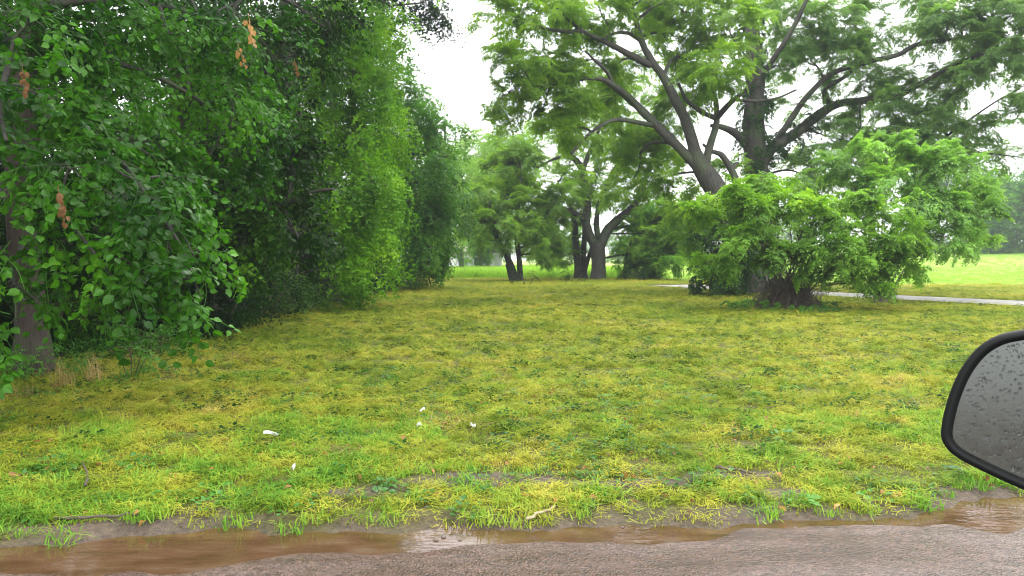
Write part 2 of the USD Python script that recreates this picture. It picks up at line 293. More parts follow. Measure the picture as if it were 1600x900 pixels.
tone = mixin(tone, soil, 1 - sstep(e + .9 * (n2(x, y, 2.2, 66) - 0.5), 0.0, 0.5))
tone = mixin(tone, soil * .9, sstep(bare_mud(x, y), .25, .6) * sstep(e, 0, .3))
tone = mixin(tone, bare, sstep(y, 100, 108) * (1 - sstep(y, 114, 122)) * sstep(x, 18, 24) * (1 - sstep(x, 36, 44)))
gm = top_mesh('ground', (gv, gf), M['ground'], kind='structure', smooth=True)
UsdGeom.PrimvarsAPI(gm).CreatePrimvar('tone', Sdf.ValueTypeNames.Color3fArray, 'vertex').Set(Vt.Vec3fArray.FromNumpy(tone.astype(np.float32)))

def ribbon(xs, y0, y1, z, rows):
    v = []
    for k in range(rows + 1):
        t = k / rows
        yy = y0 * (1 - t) + y1 * t
        v.append(np.stack([xs, yy, z(xs, yy)], 1))
    n = len(xs); v = np.vstack(v)
    i = (np.arange(rows)[:, None] * n + np.arange(n - 1)[None]).ravel()
    return v, np.vstack([np.stack([i, i + 1, i + n + 1], 1), np.stack([i, i + n + 1, i + n], 1)])
rx = np.concatenate([np.linspace(-200, -12, 60)[:-1], np.linspace(-12, 12, 320), np.linspace(12, 200, 60)[1:]])
ye = 4.08 + 0.090 * rx
def puddle_w(x): return 0.06 + 0.46 * sstep(n2(x, 0 * x, 0.55, 41, 4), 0.36, 0.68) + 0.06 * (n2(x, 0 * x, 5, 42) - 0.5)
def road_z(x, y):
    e = y - (4.08 + 0.090 * x) + puddle_w(x)
    return 0.010 * (n2(x, y, 2.3, 12) - 0.5) + 0.016 * (0.5 - sstep(e, -.13, .13)) - 0.01 * sstep(e, .1, .5)
xr = grid_axis(-200, 200, -7.5, 8.5, .03, 1.2); tr_ = np.concatenate([np.linspace(0, 5.4, 12)[:-1], np.linspace(5.4, 7.6, 90)])
X_, T_ = np.meshgrid(xr, tr_); Y_ = 4.08 + .09 * X_ - 7.0 + T_; v_ = np.stack([X_, Y_, road_z(X_, Y_)], -1).reshape(-1, 3); nx = len(xr)
i = (np.arange(len(tr_) - 1)[:, None] * nx + np.arange(nx - 1)[None]).ravel()
top_mesh('road', (v_, np.vstack([np.stack([i, i + 1, i + nx + 1], 1), np.stack([i, i + nx + 1, i + nx], 1)])), M['asphalt'], kind='structure', smooth=True)
# muddy water lying along the broken edge of the road
px_ = np.linspace(-7, 9, 200); yc = 4.08 + 0.090 * px_
top_mesh('muddy_puddle', ribbon(px_, yc - puddle_w(px_) - .25, yc + .6, lambda a, b: 0 * a, 6), M['muddy_water'], kind='structure', smooth=True)
# gravel drive
dd = []
t = np.linspace(0, 1, 120); seg = np.concatenate([[0], np.cumsum(np.hypot(*np.diff(DRIVE, axis=0).T))]); seg /= seg[-1]
cl = np.stack([np.interp(t, seg, DRIVE[:, k]) for k in (0, 1)], 1)
tan = np.gradient(cl, axis=0); tan /= np.linalg.norm(tan, axis=1, keepdims=True); nor = np.stack([-tan[:, 1], tan[:, 0]], 1)
vv = []
for s in np.linspace(-1, 1, 9):
    wob = 1.0 + 0.25 * (n2(cl[:, 0], cl[:, 1], 1.5, 14 + (s > 0)) - 0.5)
    q = cl + nor * (s * 1.25 * wob)[:, None]
    vv.append(np.stack([q[:, 0], q[:, 1], ground_z(q[:, 0], q[:, 1]) * 0 + 0.0], 1))
vv = np.stack(vv, 1).reshape(-1, 3)
sm = lambda x, y: 0.065 + 0.28 * sstep(y, 12, 46) + sstep(y, 48, 125) * np.clip(0.036 * (x + 2), -0.4, 6.0)
vv[:, 2] = sm(vv[:, 0], vv[:, 1]) + 0.035
i = (np.arange(119)[:, None] * 9 + np.arange(8)[None]).ravel()
top_mesh('gravel_drive', (vv, np.vstack([np.stack([i, i + 9, i + 10], 1), np.stack([i, i + 10, i + 1], 1)])), M['gravel'], kind='structure', smooth=True)

# ---------------------------------------------------------------- branches and foliage
def smooth_path(pts, n):
    pts = np.asarray(pts, float)
    if len(pts) < 3:
        t = np.linspace(0, 1, n)[:, None]; return pts[0] * (1 - t) + pts[-1] * t
    ext = np.vstack([2 * pts[0] - pts[1], pts, 2 * pts[-1] - pts[-2]])
    out = []; m = len(pts) - 1
    for u in np.linspace(0, m - 1e-6, n):
        k = int(u); t = u - k; a, b, c, d = ext[k:k + 4]
        out.append(0.5 * (2 * b + (c - a) * t + (2 * a - 5 * b + 4 * c - d) * t * t + (3 * b - a - 3 * c + d) * t ** 3))
    return np.array(out)
def tube(pts, rad, sides=8, rough=0.0, seed=0):
    pts = np.asarray(pts, float); n = len(pts); rad = np.broadcast_to(np.asarray(rad, float), (n,))
    tg = np.gradient(pts, axis=0); tg /= np.maximum(np.linalg.norm(tg, axis=1, keepdims=True), 1e-9)
    ref = np.array([0.9, 0.43, 0.05]) if abs(tg[:, 2]).mean() > 0.6 else np.array([0.05, 0.1, 1.0])
    u = np.cross(tg, ref); u /= np.maximum(np.linalg.norm(u, axis=1, keepdims=True), 1e-9); w = np.cross(tg, u)
    a = np.arange(sides) * 2 * np.pi / sides
    off = u[:, None] * np.cos(a)[None, :, None] + w[:, None] * np.sin(a)[None, :, None]
    rr = rad[:, None] * np.ones(sides)
    v = pts[:, None] + off * rr[..., None]
    if rough: v = v + off * (rr * rough * 2 * (fbm(v * 2.2, seed, 3) - 0.5))[..., None]
    v = v.reshape(-1, 3)
    i = np.arange(n - 1)[:, None] * sides + np.arange(sides)[None]; j = np.arange(n - 1)[:, None] * sides + (np.arange(sides)[None] + 1) % sides
    f = np.vstack([np.stack([i, j, j + sides], -1).reshape(-1, 3), np.stack([i, j + sides, i + sides], -1).reshape(-1, 3)])
    v = np.vstack([v, pts[0], pts[-1]]); k = np.arange(sides); k2 = (k + 1) % sides
    f = np.vstack([f, np.stack([k2, k, 0 * k + len(v) - 2], 1), np.stack([k + (n - 1) * sides, k2 + (n - 1) * sides, 0 * k + len(v) - 1], 1)])
    return v, f
def join(ms):
    ms = [m for m in ms if len(m[0])]
    at = np.cumsum([0] + [len(m[0]) for m in ms])
    return np.vstack([m[0] for m in ms]), np.vstack([m[1] + a for m, a in zip(ms, at)])
def unit(v): v = np.asarray(v, float); return v / np.maximum(np.linalg.norm(v, axis=-1, keepdims=True), 1e-9)

LEAF = (np.array([[0, 0, 0], [.22, .33, .05], [.55, .36, .07], [1.0, 0, -.10], [.55, -.36, .07], [.22, -.33, .05], [.45, 0, 0]], float),
        np.array([[0, 6, 1], [1, 6, 2], [2, 6, 3], [3, 6, 4], [4, 6, 5], [5, 6, 0]])[:, ::-1])
LEAFLET = (np.array([[0, 0, 0], [.42, .235, .035], [1, 0, -.06], [.42, -.235, .035]], float), np.array([[0, 2, 1], [0, 3, 2]]))
SMALL = (np.array([[0, 0, 0], [.42, .27, .05], [1, 0, -.10], [.42, -.27, .05]], float), np.array([[0, 2, 1], [0, 3, 2]]))
def frame(d, up, roll=0.0):
    x = unit(d); y = np.cross(up, x)
    if np.linalg.norm(y) < 1e-4: y = np.array([0, 1.0, 0])
    y = unit(y); z = np.cross(x, y); c, s = math.cos(roll), math.sin(roll)
    return np.stack([x, c * y + s * z, c * z - s * y], 1)
def put(mesh, pos, mat, s): return (mesh[0] * s) @ mat.T + pos, mesh[1]
def ruler(pts, n): return smooth_path(pts, n)
Z = np.array([0, 0, 1.0])
def broad_leaves(r, L=0.62, n=22, size=0.086, droop=0.25):
    """Leaf frames on one twig: list of (position, matrix, size)."""
    out = []; stem = smooth_path([[0, 0, 0], [L * .5, r.normal(0, .03), .02], [L, r.normal(0, .05), -droop * L]], 12)
    side = [stem]
    for k in (3, 5, 7):
        d = unit([0.7, r.choice([-1, 1]) * r.uniform(.5, .9), r.uniform(-.4, .2)]); l = L * r.uniform(.35, .55)
        side.append(smooth_path([stem[k], stem[k] + d * l * .5, stem[k] + d * l + np.array([0, 0, -droop * l])], 6))
    for k in range(n):
        st = side[0] if k < n // 2 else side[1 + k % 3]
        i = min(len(st) - 1, int(len(st) * r.uniform(.2, 1.0))); s = 1 if k % 2 else -1
        tg = unit(st[min(i + 1, len(st) - 1)] - st[max(i - 1, 0)])
        d = unit(tg * r.uniform(.3, .9) + np.array([0, s * r.uniform(.5, 1.0), r.uniform(-.75, .15)]))
        p = st[i] + d * .03
        up = unit([r.normal(0, .55), r.normal(0, .55), 1])
        out.append((p, frame(d, up, r.normal(0, .5)), size * r.uniform(.65, 1.2)))
    return out, [tube(st, np.linspace(.0045, .0018, len(st)), 3) for st in side]
def broad_spray(r, **k):
    lv, tw = broad_leaves(r, **k)
    return join([put(LEAF, *l) for l in lv] + tw)
def small_spray(r, L=0.75, n=46, size=0.075, droop=0.5, leaf=SMALL):
    ms = []; stems = [smooth_path([[0, 0, 0], [L * .45, r.normal(0, .04), .03], [L, r.normal(0, .08), -droop * L]], 12)]
    for k in (2, 4, 5, 7, 8):
        d = unit([0.6, r.choice([-1, 1]) * r.uniform(.4, .9), r.uniform(-.4, .15)]); l = L * r.uniform(.3, .55)
        stems.append(smooth_path([stems[0][k], stems[0][k] + d * l * .55, stems[0][k] + d * l + [0, 0, -droop * l]], 7))
    for k in range(n):
        st = stems[0] if k % 3 == 0 else stems[1 + k % 5]
        i = min(len(st) - 1, int(len(st) * r.uniform(.1, 1.0))); s = 1 if r.random() < .5 else -1
        d = unit([r.uniform(.1, .9), s * r.uniform(.4, 1), r.uniform(-.8, .25)])
        ms.append(put(leaf, st[i], frame(d, unit([r.normal(0, .5), r.normal(0, .5), 1]), r.normal(0, .4)), size * r.uniform(.65, 1.25)))
    for st in stems: ms.append(tube(st, np.linspace(.004, .0015, len(st)), 3))
    return join(ms)
def pinnate_spray(r, L=0.40, fronds=7, flen=0.46, pairs=7, leaf=0.110, droop=0.38):
    ms = []; stem = smooth_path([[0, 0, 0], [L * .6, 0, .04], [L, 0, .03]], 8); ms.append(tube(stem, np.linspace(.007, .004, 8), 3))
    for k in range(fronds):
        t = k / max(1, fronds - 1); b = stem[min(7, int(2 + 5 * t))]
        a = r.uniform(-1, 1) * 2.2 if t < .8 else r.uniform(-.6, .6)
        d = np.array([math.cos(a), math.sin(a), r.uniform(.0, .5)]); fl = flen * r.uniform(.7, 1.15)
        rach = smooth_path([b, b + d * fl * .5 + [0, 0, .03], b + d * fl * .95 + [0, 0, -droop * fl * r.uniform(.6, 1.2)]], 2 * pairs)
        ms.append(tube(rach[::3], .0022, 3))
        for q in range(pairs):
            i = min(len(rach) - 1, int(2 + (len(rach) - 2) * q / pairs)); tg = unit(rach[min(i + 1, len(rach) - 1)] - rach[i - 1])
            lat = unit(np.cross(Z, tg)); sz = leaf * (0.7 + 0.5 * math.sin(math.pi * (q + .8) / (pairs + .6))) * r.uniform(.85, 1.15)
            for s in (-1, 1):
                dd = unit(tg * .45 + lat * s + np.array([0, 0, r.uniform(-.55, .0)]))
                ms.append(put(LEAFLET, rach[i], frame(dd, unit([r.normal(0, .25), r.normal(0, .25), 1]), r.normal(0, .25)), sz))
        ms.append(put(LEAFLET, rach[-1], frame(unit(rach[-1] - rach[-2]), Z), leaf))
    return join(ms)
rs = np.random.default_rng(11)
SPRAY = {
    'broad': [broad_spray(rs) for _ in range(4)],
    'small': [small_spray(rs) for _ in range(4)],
    'hang': [small_spray(rs, L=0.85, n=52, size=0.105, droop=0.75) for _ in range(4)],
    'pinnate': [pinnate_spray(rs) for _ in range(4)],
    'bush': [pinnate_spray(rs, fronds=8, flen=0.52, pairs=6, leaf=0.145, droop=0.5) for _ in range(4)],
    'ivy': [small_spray(rs, L=0.45, n=40, size=0.10, droop=0.6) for _ in range(3)],
    'coarse': [small_spray(rs, L=1.1, n=46, size=0.15, droop=0.4) for _ in range(3)],
}

def grow(limbs, blobs, r, per=4, droop=0.25, stem=0.03, shell=0.45, twig_sides=3, keep=None):
    """limbs: list of (points, radii). blobs: (centre, radii3, sprays). Returns (connecting branches, twigs, spray positions, directions)."""
    lp = np.vstack([l[0] for l in limbs]); lr = np.concatenate([l[1] for l in limbs])
    conn, tw, pos, dirs = [], [], [], []
    for c, rad, n in blobs:
        c = np.asarray(c, float); rad = np.asarray(rad, float)
        dist = np.linalg.norm(lp - c, axis=1) + 1.2 * np.maximum(lp[:, 2] - c[2], 0) + 0.8 * (lr < .015)
        k = int(np.argmin(dist)); p0 = lp[k]; L = np.linalg.norm(c - p0)
        mid = (p0 + c) / 2 + Z * (.10 * L) + r.normal(0, .07 * L, 3)
        path = smooth_path([p0, mid, c, c + unit(c - p0 + 1e-6) * rad.min() * .5], 9)
        r0 = min(lr[k] * .7, .015 + stem * .35 * L + .004 * n ** .5)
        conn.append(tube(path, np.linspace(max(r0, .01), .008, 9), 5))
        for _ in range(max(1, round(n / per))):
            u = unit(r.normal(0, 1, 3)); q = c + rad * u * r.uniform(shell, 1.0) ** .6
            b = path[r.integers(3, 9)]; l = np.linalg.norm(q - b)
            sp = smooth_path([b, (b + q) / 2 + Z * (.12 * l) + r.normal(0, .06 * l, 3), q - Z * (droop * .2 * l)], 6)
            tw.append(tube(sp, np.linspace(.005 + .004 * l, .0035, 6), twig_sides))
            out = unit(q - c)
            for j in range(per):
                i = 5 if j == 0 else int(r.integers(2, 6))
                pos.append(sp[i] + r.normal(0, .06, 3))
                dirs.append(unit(unit(sp[i] - sp[i - 1]) * .6 + out * .5 + r.normal(0, .45, 3) - Z * droop))
    return conn, tw, np.array(pos), np.array(dirs)
def quats(dirs, r, wob=0.5):
    x = unit(dirs); up = unit(Z + r.normal(0, .22, x.shape)); y = unit(np.cross(up, x) + r.normal(0, .05, x.shape)); y = unit(y - (y * x).sum(1, keepdims=True) * x)
    z = np.cross(x, y); m = np.stack([x, y, z], 2)
    return R.from_matrix(m).as_quat()
def limb_px(pts, rpx, d, n=None):
    """A limb through picture points: pts (px, py[, distance]); rpx radius in picture pixels, from first to last."""
    q = [P(p[0], p[1], p[2] if len(p) > 2 else d) for p in pts]
    n = n or max(8, 5 * len(q)); path = smooth_path(q, n)
    rad = np.interp(np.linspace(0, 1, n), np.linspace(0, 1, len(rpx)), rpx) * path[:, 1] / FPX
    return path, rad
def blob_px(px, py, d, rx, ry, rd, n): return P(px, py, d), (rx * d / FPX, rd, ry * d / FPX), n

def plant(name, label, cat, limbs, blobs, spray, leaf, bark, seed, group=None, scale=(.8, 1.25), droop=.25, per=4, trunk_n=1, trunk_sides=12, ivy=None, stem=.03, shell=.45, small_name='branch', main_name='trunk', extra=None):
    r = np.random.default_rng(seed)
    base = limbs[0][0][0].copy(); base[2] = float(ground_z(base[0], base[1]))
    t = thing(name, label, cat, base, group)
    for k, (p, rad) in enumerate(limbs):
        p = p.copy()
        if k < trunk_n:
            rad = rad.copy(); m = len(p); rad[:max(2, m // 6)] *= np.linspace(1.3, 1.0, max(2, m // 6))
            p = np.vstack([p[0] - [0, 0, .35], p]); rad = np.concatenate([[rad[0] * 1.1], rad])
        part(t, main_name if k < trunk_n else small_name, tube(p, rad, trunk_sides if k < trunk_n else 8, .16, seed + k), M[bark if k < trunk_n or bark != 'bark_grey' else 'bark_dark'], base, smooth=True)
    conn, tw, pos, dirs = grow(limbs, blobs, r, per, droop, stem, shell)
    if extra is not None: pos, dirs = np.vstack([pos, extra[0]]), np.vstack([dirs, extra[1]])
    part(t, 'twigs', join(conn + tw), M[bark if bark != 'bark_grey' else 'bark'], base, kind='stuff')
    pr = SPRAY[spray]
    scatter(str(t.GetPath()) + '/crown', pr, M[leaf], pos - base, quats(dirs, r), r.uniform(*scale, len(pos)), r.integers(0, len(pr), len(pos)))
    return t

exec_parts = []
# ================================================================ the big leaning walnut (right of centre)
D3 = 30.0
def L3(pts, rpx): return limb_px(pts, [.86 * q for q in rpx] if len(rpx) < 7 or rpx[0] < 20 else rpx, D3)
w3 = [L3([(1188, 470), (1172, 420), (1150, 365), (1126, 308), (1100, 268), (1088, 244), (1081, 220)], [27, 22, 20, 17.5, 15, 12, 7]),
      L3([(1098, 268), (1080, 250), (1060, 230), (1038, 208), (1016, 186), (990, 160), (964, 138, 29), (942, 124, 28.5), (915, 122, 28), (890, 130, 27.5), (862, 134, 27), (832, 133, 26.5)], [12, 9, 8, 6.5, 4.5, 3.2, 1.8]),
      L3([(1020, 196), (990, 190, 29), (962, 187, 28.5), (936, 198, 28), (912, 218, 27.5), (893, 240, 27)], [5, 4, 3.2, 2.4]),
      L3([(1096, 266), (1089, 248), (1082, 222), (1070, 186), (1056, 158), (1046, 138), (1034, 116), (1018, 95), (1004, 68), (996, 42), (988, 12), (975, -25)], [13, 11, 9, 8.5, 7, 6, 4.5, 3]),
      L3([(1016, 102), (985, 86, 29.5), (955, 70, 29), (930, 58, 28.5), (908, 47, 28), (890, 32, 27.6), (868, 8, 27)], [6.5, 5.5, 4.5, 3.2, 2]),
      L3([(910, 49, 28), (880, 49, 27.5), (855, 45, 27), (836, 38, 26.6)], [4, 3.2, 2]),
      L3([(1002, 64), (982, 52, 29.5), (960, 52, 29), (942, 61, 28.5)], [4, 3, 2]),
      L3([(1101, 262), (1108, 232), (1118, 200), (1120, 178), (1117, 150, 29.5), (1108, 128, 29)], [8, 6.5, 5.5, 4.5, 3]),
      L3([(1120, 184), (1140, 162, 29.4), (1165, 140, 29), (1190, 112, 28.5)], [5.5, 5, 4, 2.5]),
      L3([(1150, 156, 29.2), (1185, 158, 28.8), (1215, 153, 28.3), (1245, 140, 28)], [3, 2.6, 2]),
      L3([(1117, 184), (1095, 174, 29.5), (1072, 155, 29), (1060, 130, 28.6)], [5, 4, 2.5]),
      L3([(1172, 335), (1156, 300), (1144, 268), (1128, 243), (1112, 236), (1098, 225)], [8, 7, 6, 4, 2.5]),
      L3([(1052, 224), (1030, 222, 30.5), (1012, 226, 31), (1000, 240, 31.5)], [4, 3, 2]),
      L3([(958, 132, 28.8), (948, 112, 28.5), (930, 95, 28), (915, 80, 27.5)], [3.5, 2.6, 1.8])]
b3 = [blob_px(*b[:6], round(b[6] * .84)) for b in [
    (800, 35, 27, 45, 55, 1.8, 75), (860, 20, 28, 60, 45, 2, 110), (935, 10, 29, 70, 45, 2, 130), (1010, 5, 30.5, 60, 40, 2, 110), (1075, 20, 31, 60, 55, 2, 130), (1140, 50, 30, 55, 60, 2, 130),
    (805, 100, 27, 40, 35, 1.6, 55), (850, 95, 28, 50, 35, 1.6, 70), (905, 95, 29.5, 50, 35, 1.6, 80), (960, 105, 31, 45, 40, 1.6, 80), (1030, 65, 32, 50, 45, 1.8, 90), (1090, 100, 32, 50, 45, 2, 110),
    (1120, 110, 28, 40, 40, 1.5, 70), (1060, 165, 32.5, 40, 35, 1.6, 70), (985, 215, 33, 50, 35, 1.6, 80), (940, 165, 31, 50, 35, 1.6, 70), (890, 150, 28, 45, 30, 1.5, 60), (850, 165, 27.5, 45, 30, 1.5, 60),
    (905, 200, 28, 45, 28, 1.5, 50), (1045, 275, 31.5, 45, 30, 1.6, 60), (1060, 325, 32, 30, 26, 1.3, 34), (1075, 365, 32, 20, 26, 1, 26), (985, 290, 33.5, 40, 30, 1.6, 36), (1000, 245, 33.5, 40, 30, 1.6, 60), (1095, 330, 32.5, 20, 26, 1, 30), (1040, 225, 33, 36, 24, 1.4, 45), (1130, 270, 33, 26, 30, 1.2, 30), (790, 150, 27.5, 25, 25, 1.2, 18), (778, 185, 28, 22, 22, 1, 14)]]
plant('walnut_tree', 'large leaning walnut with long bare curving limbs, rising behind the right-hand bush', 'tree', w3, b3, 'pinnate', 'leaf_walnut', 'bark', 101, scale=(.8, 1.2), trunk_sides=16)
# ================================================================ ivy-clad upright tree behind it
D4 = 34.0
def L4(pts, rpx): return limb_px(pts, rpx, D4)
w4 = [L4([(1196, 455), (1190, 400), (1187, 330), (1182, 260), (1178, 200), (1180, 150), (1178, 90), (1172, 20), (1164, -60)], [24, 21, 18, 16, 14, 11, 8]),
      L4([(1186, 262), (1205, 232), (1240, 210), (1276, 182), (1308, 163), (1350, 157, 33), (1402, 150, 32), (1440, 130, 31), (1482, 106, 30), (1530, 84, 29)], [11, 9, 7.5, 6, 4.5, 3.4, 2.2]),
      L4([(1180, 245), (1156, 214), (1132, 200), (1110, 196)], [9, 7, 5, 3]),
      L4([(1210, 225), (1240, 180), (1262, 150, 33.5), (1300, 115, 33), (1360, 96, 32), (1402, 86, 31), (1432, 70, 30.5), (1480, 62, 30), (1530, 58, 29.5)], [5, 4.6, 4.2, 4, 3.4, 2.4]),
      L4([(1183, 130), (1218, 78, 33), (1240, 42, 32.5), (1260, 0, 32), (1275, -40, 31.5)], [5, 4, 3.4, 2.5]),
      L4([(1390, 152, 32), (1430, 168, 31.5), (1462, 185, 31), (1480, 212, 30.5), (1488, 235, 30.2)], [4.5, 4, 3, 2]),
      L4([(1300, 168), (1290, 140, 33.5), (1330, 112, 33), (1360, 60, 32.5)], [5, 4, 3, 2])]
b4 = [blob_px(*b[:6], round(b[6] * .78)) for b in [
    (1195, -10, 35, 50, 36, 2, 80), (1240, 40, 34, 50, 55, 2, 120), (1305, 30, 33.5, 50, 50, 2, 120), (1355, 50, 33, 40, 50, 2, 100), (1265, 100, 34, 50, 40, 1.8, 90), (1330, 105, 33, 50, 40, 1.8, 100), (1225, 115, 35, 24, 40, 1.4, 36),
    (1375, 125, 32.5, 35, 35, 1.6, 60), (1395, 165, 32, 40, 28, 1.6, 75), (1345, 195, 33, 45, 32, 1.8, 85), (1300, 215, 34, 45, 35, 1.8, 80), (1250, 270, 35, 45, 35, 1.8, 80), (1290, 290, 34.5, 50, 35, 1.8, 90), (1345, 250, 34, 45, 35, 1.8, 80), (1240, 165, 35, 30, 26, 1.4, 30),
    (1455, 150, 31, 35, 30, 1.5, 75), (1500, 120, 30, 40, 32, 1.6, 95), (1545, 95, 29, 40, 35, 1.6, 95), (1590, 80, 28.5, 40, 40, 1.6, 90), (1450, 45, 30.5, 30, 26, 1.4, 50), (1500, 35, 30, 40, 32, 1.6, 90), (1550, 30, 29, 45, 36, 1.6, 100), (1600, 20, 28.5, 45, 40, 1.6, 90), (1470, 5, 31, 40, 30, 1.4, 50),
    (1435, 180, 31, 30, 20, 1.3, 45), (1475, 200, 30.5, 35, 25, 1.4, 65), (1515, 215, 30, 35, 28, 1.4, 70), (1545, 250, 30, 25, 18, 1.2, 25), (1440, 240, 31, 40, 26, 1.5, 60), (1575, 190, 28.5, 16, 30, .9, 18), (1590, 140, 28.5, 22, 26, 1, 24), (1590, 245, 28.5, 22, 16, .9, 12), (1395, 225, 32, 40, 30, 1.6, 60)]]
w4x = plant('ivy_clad_tree', 'tall upright tree with an ivy-wrapped trunk and a heavy limb reaching right', 'tree', w4, b4, 'pinnate', 'leaf_grey', 'bark_dark', 102, scale=(.8, 1.15), trunk_sides=14)
# ivy on its trunk
ri = np.random.default_rng(5)
tp, tr = w4[0]; k = ri.integers(0, len(tp) - 6, 330); a = ri.uniform(0, 2 * np.pi, 330); o = np.stack([np.cos(a), np.sin(a), 0 * a], 1)
k2 = ri.integers(0, len(w4[1][0]) // 3, 60); a2 = ri.normal(0, 1, (60, 3))
ip = np.vstack([tp[k] + o * (tr[k] * .9)[:, None] + ri.normal(0, .08, (330, 3)), w4[1][0][k2] + unit(a2) * w4[1][1][k2][:, None]])
idr = unit(np.vstack([o, unit(a2)]) + ri.normal(0, .4, (390, 3)) - Z * .5)
ib = on_ground(tp[0][0], tp[0][1])
iv = thing('ivy', 'dark ivy climbing thickly up the upright trunk behind the bush', 'ivy', ib)
vine = []
for q in range(5):
    ang = q * 1.3 + np.linspace(0, 2.5, 40); kk = np.linspace(0, len(tp) - 8, 40).astype(int)
    vine.append(tube(tp[kk] + np.stack([np.cos(ang), np.sin(ang), 0 * ang], 1) * tr[kk][:, None] * 1.02, np.linspace(.035, .012, 40), 4))
part(iv, 'vines', join(vine), M['bark_dark'], ib, kind='stuff')
scatter(str(iv.GetPath()) + '/foliage', SPRAY['ivy'], M['leaf_ivy'], ip - ib, quats(idr, ri), ri.uniform(.9, 1.5, 390), ri.integers(0, 3, 390))
# dark vine-hung foliage against the foot of the leaning walnut
vb = [blob_px(*b) for b in [(1140, 345, 28, 40, 35, 1.2, 60), (1120, 390, 28, 35, 32, 1.0, 75), (1110, 428, 27.5, 28, 22, .9, 60), (1150, 425, 27.5, 35, 28, 1.0, 70), (1165, 385, 28, 30, 30, 1, 50)]]
p0 = GP(1140, 462); p0[:2] += (.2, 1.2)
vl = [(smooth_path([on_ground(p0[0], p0[1]), P(1138, 420, 28), P(1130, 370, 28.4), P(1142, 335, 28.6)], 14), np.linspace(.06, .02, 14)), (smooth_path([on_ground(p0[0] + .4, p0[1]), P(1160, 420, 28), P(1166, 380, 28.2)], 12), np.linspace(.05, .02, 12))]
plant('vine_thicket', 'dark green vine thicket climbing the foot of the leaning walnut, left of the bush', 'vine', vl, vb, 'ivy', 'leaf_ivy', 'bark_dark', 103, scale=(1.0, 1.6), trunk_n=2, trunk_sides=6, main_name='stem')

# ================================================================ centre tree group
D2 = 46.0
def L2(pts, rpx): return limb_px(pts, rpx, D2)
g = GP(934, 440)
w2 = [L2([(934, 441), (935, 420), (935, 400), (932, 380)], [13, 11, 11, 11]),
      L2([(931, 384), (922, 370), (916, 348), (918, 318), (916, 288), (910, 265), (900, 251), (890, 241), (880, 215), (865, 190)], [8, 7, 6.5, 5.5, 5, 4, 2.5]),
      L2([(937, 386), (946, 366), (956, 352), (972, 338), (990, 322), (1002, 298), (1012, 270), (1030, 240)], [9, 7.5, 6.5, 5.5, 4, 2.5]),
      L2([(917, 345), (898, 333, 45.5), (876, 327, 45), (858, 330, 44.5), (846, 345, 44)], [5, 4.5, 3.5, 2.5]),
      L2([(935, 372), (932, 350), (936, 320), (946, 296), (962, 262), (985, 236), (1005, 210), (1020, 175)], [5, 4, 3.6, 3.4, 3, 2]),
      L2([(910, 268), (922, 235), (935, 205), (945, 165), (950, 120)], [4, 3.4, 2.6, 2]),
      L2([(898, 250), (880, 245, 45), (862, 250, 44.5), (840, 262, 44)], [3, 2.4, 1.6])]
b2 = [blob_px(*b[:6], round(b[6] * .75)) for b in [
    (870, 215, 45, 45, 35, 2.2, 90), (930, 190, 46, 50, 40, 2.4, 110), (990, 195, 47, 50, 45, 2.4, 110), (830, 260, 44, 45, 35, 2.2, 90), (890, 275, 45, 35, 32, 2, 70), (955, 250, 48, 45, 35, 2.2, 90), (1015, 265, 47, 45, 40, 2.2, 90),
    (825, 310, 44, 40, 30, 2, 80), (870, 310, 44, 30, 25, 1.8, 50), (950, 310, 46, 32, 28, 1.8, 60), (1000, 325, 46.5, 40, 32, 2, 80), (1045, 310, 47, 40, 35, 2, 70), (1050, 360, 46, 30, 35, 1.8, 65), (1005, 365, 45.5, 30, 28, 1.6, 55), (905, 320, 47, 25, 25, 1.6, 35),
    (860, 350, 44, 30, 22, 1.6, 45), (840, 385, 44.5, 35, 20, 1.6, 50), (960, 140, 47, 60, 40, 2.4, 100), (900, 140, 46, 50, 35, 2.2, 70), (800, 215, 44, 30, 28, 1.8, 40), (1035, 405, 46, 28, 20, 1.5, 45)]]
plant('shade_tree', 'thick-trunked forked tree at the centre, the stoutest trunk on the lawn', 'tree', w2, b2, 'pinnate', 'leaf_walnut', 'bark_dark', 111, scale=(.85, 1.25))
w2b = [limb_px([(904, 440), (903, 415), (900, 385), (897, 350), (890, 320), (870, 290)], [7, 6, 5.5, 5, 3.5, 2.5], 47), limb_px([(913, 440), (912, 415), (912, 385), (914, 360), (908, 330)], [6, 5, 4.5, 4, 3], 47.3), limb_px([(909, 438), (917, 410), (925, 388), (934, 370)], [4, 3.6, 3, 2], 47)]
b2b = [blob_px(*b) for b in [(880, 295, 48, 40, 32, 2, 70), (850, 330, 48.5, 40, 30, 2, 60), (915, 300, 49, 35, 35, 2, 60), (885, 365, 48, 26, 22, 1.5, 35), (880, 400, 48, 26, 18, 1.4, 35), (905, 230, 49, 40, 35, 2, 60)]]
plant('shade_tree', 'pair of slim dark trunks standing close on the left of the thickest centre trunk', 'tree', w2b, b2b, 'pinnate', 'leaf_walnut', 'bark_dark', 112, trunk_n=3, scale=(.85, 1.25))
w1 = [limb_px([(806, 443), (799, 418), (790, 396), (778, 376), (768, 345), (765, 310)], [7, 6, 5, 4, 3, 2], 43), limb_px([(813, 443), (812, 415), (809, 385), (806, 350), (812, 310), (815, 280)], [5, 4.5, 4, 3.5, 2.5, 2], 43.2), limb_px([(799, 442), (795, 428), (791, 412)], [2.5, 2, 1.6], 43)]
